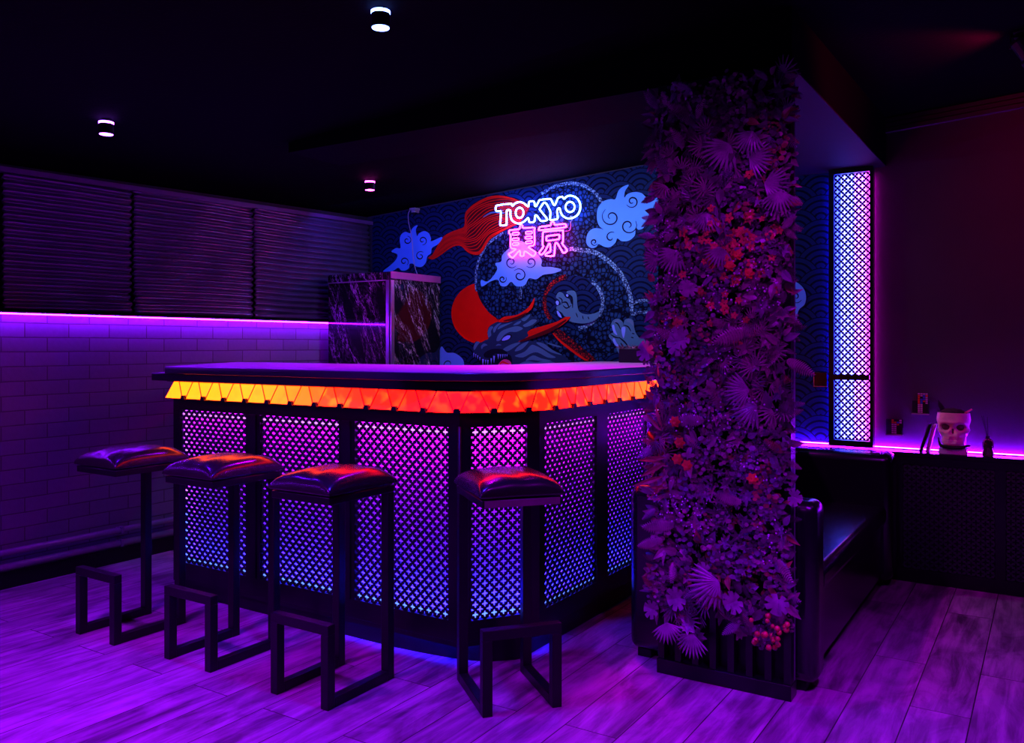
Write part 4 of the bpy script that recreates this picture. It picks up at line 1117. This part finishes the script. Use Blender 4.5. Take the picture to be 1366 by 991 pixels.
def L_monstera(L):
    vs = [(0, .12 * L, .0)]; n = 44; fs = []
    for i in range(n + 1):
        a = -PI + 2 * PI * i / n       # 0 = tip
        r = L * .47 * (1 - .10 * math.cos(2 * a) + .10 * math.cos(a)) 
        cut = 1.
        ph = abs(a) / PI
        if .14 < ph < .88 and i % 5 == 2: cut = .56
        if ph > .94: cut = .5
        r *= cut
        x, y = r * math.sin(a) * 1.02, .40 * L + r * math.cos(a)
        vs.append((x, y, -.22 * y * y / L + .28 * abs(x) - .0))
    vs[0] = (0, .40 * L, -.03 * L)
    fs = [(0, i, i + 1) for i in range(1, n + 1)]
    return vs, fs
def L_flower(R, n=5):
    vs = []; fs = []
    for k in range(n):
        a = 2 * PI * k / n; b = len(vs)
        for r, w, z in ((.12, .12, 0), (.6, .36, .12), (1, .1, .05)):
            c, s_ = math.cos(a), math.sin(a)
            vs += [(R * (r * c - w * s_), R * (r * s_ + w * c), R * z), (R * (r * c + w * s_), R * (r * s_ - w * c), R * z)]
        fs += [(b, b + 1, b + 3, b + 2), (b + 2, b + 3, b + 5, b + 4)]
    return vs, fs
def L_berry(R):
    mb = MB().lathe([(.0001, -R), (R * .7, -R * .7), (R, 0), (R * .7, R * .7), (.0001, R)], 7)
    return mb.v, mb.f
def L_cluster(R, n, rr):        # sprig of round leaflets
    vs = []; fs = []
    for k in range(n):
        a = rr.uniform(0, 2 * PI); r = R * math.sqrt(rr.random()); s_ = R * rr.uniform(.16, .26); b = len(vs)
        z = rr.uniform(0, R * .5); tx, ty = rr.uniform(-.5, .5), rr.uniform(-.5, .5)
        for i in range(6):
            q = 2 * PI * i / 6; u, v = s_ * math.cos(q), s_ * math.sin(q) * .8
            vs.append((r * math.cos(a) + u, r * math.sin(a) + v, z + u * tx + v * ty))
        fs.append(tuple(range(b, b + 6)))
    return vs, fs
def L_star(L, n, w):            # rosette of lance leaves
    vs = []; fs = []
    for k in range(n):
        v, f = L_oval(L * (.8 + .2 * math.sin(k * 2.3)), L * w, .2, 4)
        rm = Matrix.Rotation(2 * PI * k / n + .3 * math.sin(k * 5.), 3, 'Z') @ Matrix.Rotation(.45 + .15 * math.sin(k * 3.1), 3, 'X')
        b = len(vs); vs += [rm @ Vector(p) for p in v]; fs += [tuple(i + b for i in q) for q in f]
    return vs, fs
rr = random.Random(21)
def orient(x, z, depth, roll, tilt, yaw):
    # leaf normal (+Z local) faces -Y (into the room), leaf +Y local runs along roll in the panel plane
    base = Matrix.Rotation(PI / 2, 4, 'X')                       # local Z -> -Y, local Y -> Z
    return Matrix.Translation((x, PY - depth, z)) @ base @ Matrix.Rotation(yaw, 4, 'Y') @ Matrix.Rotation(roll, 4, 'Z') @ Matrix.Rotation(tilt, 4, 'X')
def edge_z(x): return .20 + .06 * math.sin(x * 23) + .04 * math.sin(x * 41 + 1)
fill = [MB() for _ in LM]; fl_r, fl_o, fl_w = MB(), MB(), MB()
def put(mb, vf, mtx):
    mb.add([mtx @ Vector(p) for p in vf[0]], vf[1])
for k in range(1750):
    x = rr.uniform(PX0 + .002, PX1 - .006); z = rr.uniform(edge_z(x) + .03, 2.20)
    # patches of one kind, as the panels are made up
    kind = (math.sin(x * 11 + z * 4.1) + math.sin(z * 7.3 - x * 6) + rr.gauss(0, .55))
    depth = rr.uniform(.0, .055)
    mtx = orient(x, z, depth, rr.uniform(0, 2 * PI), rr.uniform(.1, .8), rr.gauss(0, .35))
    mi = min(3, max(0, int(1.3 + .8 * math.sin(x * 9 - z * 5) + rr.gauss(0, .9))))
    if kind < -1: put(fill[mi], L_star(rr.uniform(.022, .042), rr.randint(5, 8), .32), mtx)
    elif kind < -.2: put(fill[mi], L_cluster(rr.uniform(.03, .05), 14, rr), orient(x, z, depth, 0, 0, rr.gauss(0, .3)))
    elif kind < .5: put(fill[mi], L_oval(rr.uniform(.032, .07), rr.uniform(.018, .036)), mtx)
    elif kind < 1.1: put(fill[mi], L_fern(rr.uniform(.05, .09)), mtx)
    elif kind < 1.6: put(fill[mi], L_star(rr.uniform(.03, .055), 6, .45), mtx)
    else: put(fill[mi], L_fan(rr.uniform(.04, .065), 8), mtx)
# leaves breaking the outline at both edges and the top
for k in range(210):
    sg = rr.choice((-1, 1)); x = (PX0 + .006) if sg < 0 else (PX1 - .018)
    z = rr.uniform(.30, 2.20); roll = (PI / 2 if sg < 0 else -PI / 2) + rr.uniform(-.9, .9)
    v = rr.choice((L_oval(rr.uniform(.03, .07), .018), L_oval(rr.uniform(.04, .065), .03), L_fern(.06), L_star(.035, 5, .4)))
    put(fill[rr.randint(0, 3)], v, orient(x, z, rr.uniform(-.02, .05), roll, rr.uniform(0, .7), rr.gauss(0, .3)))
for k in range(90):
    x = rr.gauss(-.98, .10); z = rr.gauss(1.62, .07) if k < 50 else rr.gauss(1.50, .10)
    if PX0 < x < PX1: put(fl_r, L_flower(rr.uniform(.012, .022)), orient(x, z, rr.uniform(.05, .075), rr.uniform(0, 6), rr.gauss(0, .4), rr.gauss(0, .4)))
for k in range(420):
    cxx, czz = rr.choice(((-1.22, 1.66), (-1.18, 1.48), (-1.0, 1.42), (-.93, 1.5), (-1.2, 1.3), (-.98, 1.2), (-.85, 1.45), (-1.1, .62), (-1.18, .66), (-.88, .86), (-1.15, 1.0), (-1.0, .98), (-.9, 1.02), (-.83, .56)))
    x, z = rr.gauss(cxx, .035), rr.gauss(czz, .04)
    if PX0 - .02 < x < PX1: put(fl_w, L_berry(rr.uniform(.0022, .0042)), Matrix.Translation((x, PY - rr.uniform(.045, .085), z)))
names = ('mauve_foliage', 'green_foliage', 'grey_foliage', 'rust_foliage')
for mb, m, nm in zip(fill, LM, names): ppart(mb, nm, m)['kind'] = 'stuff'
ppart(fl_r, 'red_blossom', FL_RED)['kind'] = 'stuff'
ppart(fl_w, 'pale_bud', FL_WHITE)['kind'] = 'stuff'
def onp(px, py):
    p = atY(px, py, PY - .06); return p.x, p.z
def big(px, py, vf, name, m, roll, tilt=.35, yaw=0., depth=.065):
    x, z = onp(px, py); mb = MB(); put(mb, vf, orient(x, z, depth, roll, tilt, yaw)); return ppart(mb, name, m)
D = math.radians
for px, py, L, roll in ((921, 448, .085, 100), (917, 462, .085, 75), (871, 477, .085, 40), (1041, 792, .085, 175), (990, 798, .080, 120), (915, 795, .085, 110), (880, 815, .07, 80), (950, 760, .07, 110), (925, 376, .07, 150), (1052, 660, .06, -100)):
    big(px, py, L_monstera(L), 'monstera_leaf', BIG, D(roll), .35, rr.gauss(0, .2))
for px, py, L, roll in ((975, 193, .11, 130), (1005, 175, .09, 150), (1000, 210, .09, -110), (1020, 245, .09, -100), (905, 335, .09, 140), (945, 285, .07, 160), (960, 775, .12, 120), (925, 845, .09, 170), (1010, 540, .10, 120), (1000, 520, .09, 100), (880, 345, .07, 90), (965, 330, .08, 150), (1040, 255, .08, 180), (890, 830, .08, 190)):
    big(px, py, L_fan(L, 12, 2.2), 'fan_palm_leaf', BIG, D(roll), .3, rr.gauss(0, .2))
for px, py, L, roll in ((1000, 440, .13, 110), (985, 445, .11, -80), (900, 700, .12, 100), (885, 720, .10, 110), (940, 560, .12, 95), (1050, 480, .10, -120), (905, 455, .09, 60), (990, 670, .10, 80)):
    big(px, py, L_fern(L, 15), 'fern_frond', LM[0], D(roll), .3, rr.gauss(0, .2))
for px, py, L, roll in ((890, 610, .13, 100), (888, 618, .12, 120), (892, 622, .11, 75), (885, 635, .12, 110), (890, 642, .10, 135), (893, 650, .09, 95), (884, 570, .09, 20), (884, 575, .10, 50)):
    big(px, py, L_oval(L, L * .16, .4, 6), 'lance_leaf', LM[3], D(roll), .15, rr.gauss(0, .2))
for px, py in ((902, 562), (908, 590), (905, 612), (918, 620), (1005, 638), (975, 355), (985, 340), (1000, 365)):
    x, z = onp(px, py); mb = MB()
    for q in range(3): put(mb, L_flower(.022 - .005 * q, 6 + q), orient(x, z, .07 + .006 * q, q * .5, 0, 0))
    ppart(mb, 'orange_flower', FL_ORANGE)
for k in range(22):
    px, py = rr.gauss(1028, 12), rr.gauss(838, 15)
    if px < 1056 and py < 866:
        x, z = onp(px, py); mb = MB(); put(mb, L_berry(rr.uniform(.0085, .012)), Matrix.Translation((x, PY - rr.uniform(.05, .09), z)))
        ppart(mb, 'red_berry', FL_RED, smooth=True)

# planter box with foliage on the bar top, by the wall
pb = empty('counter_planter', (-2.02, 4.80, 1.142)); tag(pb, 'dark planter box with pink lit foliage on the far end of bar top', 'planter')
MB().box((-.22, -.09, .0005), (.22, .09, .085)).build('box', M['black'], pb, bevel=.004)
mb = MB()
for k in range(260):
    x, y = rr.uniform(-.24, .22), rr.uniform(-.10, .09)
    mtx = Matrix.Translation((x, y, .085)) @ Matrix.Rotation(rr.uniform(0, 6.28), 4, 'Z') @ Matrix.Rotation(rr.uniform(.2, 1.1), 4, 'X')
    put(mb, L_oval(rr.uniform(.02, .045), rr.uniform(.006, .014)), mtx)
mb.build('foliage', LM[0], pb)['kind'] = 'stuff'

# ------------------------------------------------------------------ light
def area(name, loc, target, size, power, colour, sy=None, spread=PI):
    l = bpy.data.lights.new(name, 'AREA'); l.energy = power; l.color = colour; l.size = size
    if sy: l.shape = 'RECTANGLE'; l.size_y = sy
    l.spread = spread
    o = bpy.data.objects.new(name, l); COL.objects.link(o); o.location = loc
    o.rotation_euler = (Vector(target) - Vector(loc)).to_track_quat('-Z', 'Y').to_euler()
    return o
def spot(name, loc, target, power, colour, angle=120, blend=.6, r=.05):
    l = bpy.data.lights.new(name, 'SPOT'); l.energy = power; l.color = colour; l.spot_size = math.radians(angle); l.spot_blend = blend; l.shadow_soft_size = r
    o = bpy.data.objects.new(name, l); COL.objects.link(o); o.location = loc
    o.rotation_euler = (Vector(target) - Vector(loc)).to_track_quat('-Z', 'Y').to_euler()
    return o
PURP = (.34, .0, 1.0)
# ceiling spots, continuing behind the camera; bar, pillar and ledge ones are added
spot('lamp_over_stools', (-1.855, 2.10, 2.25), (-1.855, 2.10, 0), 150, (.05, .01, 1.0), 110, .8)
spot('lamp_by_brick', (-3.54, 2.19, 2.18), (-3.4, 2.19, 0), 55, (.10, 0, 1.0), 110, .8)
spot('lamp_by_cabinet', (-3.64, 4.02, 2.20), (-3.64, 4.02, 0), 30, (.7, .0, .8), 130, .8)
spot('fill_over_bar', (-2.6, 3.50, 2.31), (-2.6, 3.3, 0), 190, (.40, 0, 1.0), 92, .8)  # added spot without fixture, brightens the worktop
spot('fill_over_bar_end', (-1.95, 3.60, 2.33), (-1.9, 3.9, 0), 130, (.7, 0, .9), 90, .8)  # added for pink light on the far worktop, no fixture there
spot('lamp_front_left', (-2.6, .7, 2.15), (-2.75, 1.15, 0), 360, PURP, 92, .8)
spot('lamp_front_mid', (-1.5, .3, 2.25), (-1.5, .8, 0), 130, PURP, 120, .8)
spot('lamp_front_right', (.1, 1.7, 2.4), (-.05, 2.2, 0), 300, PURP, 80, .8)
spot('fill_pillar', (-.45, 1.9, 2.36), (-1.05, 3.0, .9), 46, (.46, .0, 1.0), 75, .7, .03)  # added spot raking the foliage, no fixture
spot('fill_pillar_low', (-1.2, .4, 2.3), (-1.05, 3.0, .8), 22, (.5, .0, .95), 44, .7, .04)  # second added spot, brightens the foliage from the front
spot('fill_ledge', (.2, 2.4, 2.4), (-.28, 5.0, .75), 30, (.9, .0, .55), 22, .8)  # added narrow spot to light skull and ledge
spot('lamp_rear_right', (.4, 3.2, 2.4), (-.1, 3.4, 0), 16, (.5, .0, .8), 100, .8)
# added area lights washing the mural, with no fixture
area('mural_fill', (-3.95, 4.35, 2.2), (-3.95, YB, 1.35), .9, 5.0, (.08, .05, 1.0), .06)
area('mural_fill', (-2.55, 4.35, 2.2), (-2.6, YB, 1.35), 1.5, 12.5, (.42, .46, 1.0), .06)
area('mural_fill', (-1.45, 4.35, 2.2), (-1.5, YB, 1.4), .5, .3, (.10, .10, 1.0), .06)
spot('stage_red', (-.02, 3.98, 2.36), (.3, 5.0, 1.9), 12, (1.0, .0, .06), 120, .9)
spot('stage_red_up', (-.16, 3.96, 2.42), (-.5, 3.96, 2.5), 14, (1.0, .0, .12), 110, .6)
# LED tape inside the light box
def tape(z, zt, colour, power):
    for (a, b, ang) in (((XB0 + .03, BY + .05), (A_.x, BY + .05), 'f'), ((BX - .05, B_.y), (BX - .05, YE - .1), 'r'), ((A_.x - nn.x * .05, A_.y - nn.y * .05), (B_.x - nn.x * .05, B_.y - nn.y * .05), 'c')):
        c = ((a[0] + b[0]) / 2, (a[1] + b[1]) / 2, z); L = math.hypot(b[0] - a[0], b[1] - a[1])
        l = bpy.data.lights.new('led_tape', 'AREA'); l.shape = 'RECTANGLE'; l.size = L; l.size_y = .02; l.energy = power * L * (1.45 if ang == 'r' else 1.0); l.color = colour
        o = bpy.data.objects.new('led_tape', l); COL.objects.link(o); o.location = c
        d = Vector((b[0] - a[0], b[1] - a[1], 0)).normalized()
        inward = Vector((-d.y, d.x, 0))
        aim = (Vector((0, 0, zt - z)).normalized() + inward * .22).normalized()
        zax = -aim; xax = d; yax = zax.cross(xax)
        o.rotation_euler = Matrix((xax, yax, zax)).transposed().to_euler()
tape(.95, .1, (.50, .0, 1.0), 14)
tape(.13, .9, (.006, .008, 1.0), 17)

w = bpy.data.worlds.new('World'); scn.world = w; w.use_nodes = True
w.node_tree.nodes['Background'].inputs[0].default_value = (.12, .0, 1.0, 1)
w.node_tree.nodes['Background'].inputs[1].default_value = .005

# ------------------------------------------------------------------ view
vs_ = scn.view_settings
vs_.view_transform = 'Standard'; vs_.look = 'None'; vs_.exposure = 0; vs_.gamma = 1; vs_.use_curve_mapping = False
scn.cycles.use_denoising = True
try: scn.cycles.denoiser = 'OPENIMAGEDENOISE'
except Exception: pass
scn.cycles.sample_clamp_indirect = 6
scn.cycles.max_bounces = 6
scn.cycles.caustics_reflective = False; scn.cycles.caustics_refractive = False
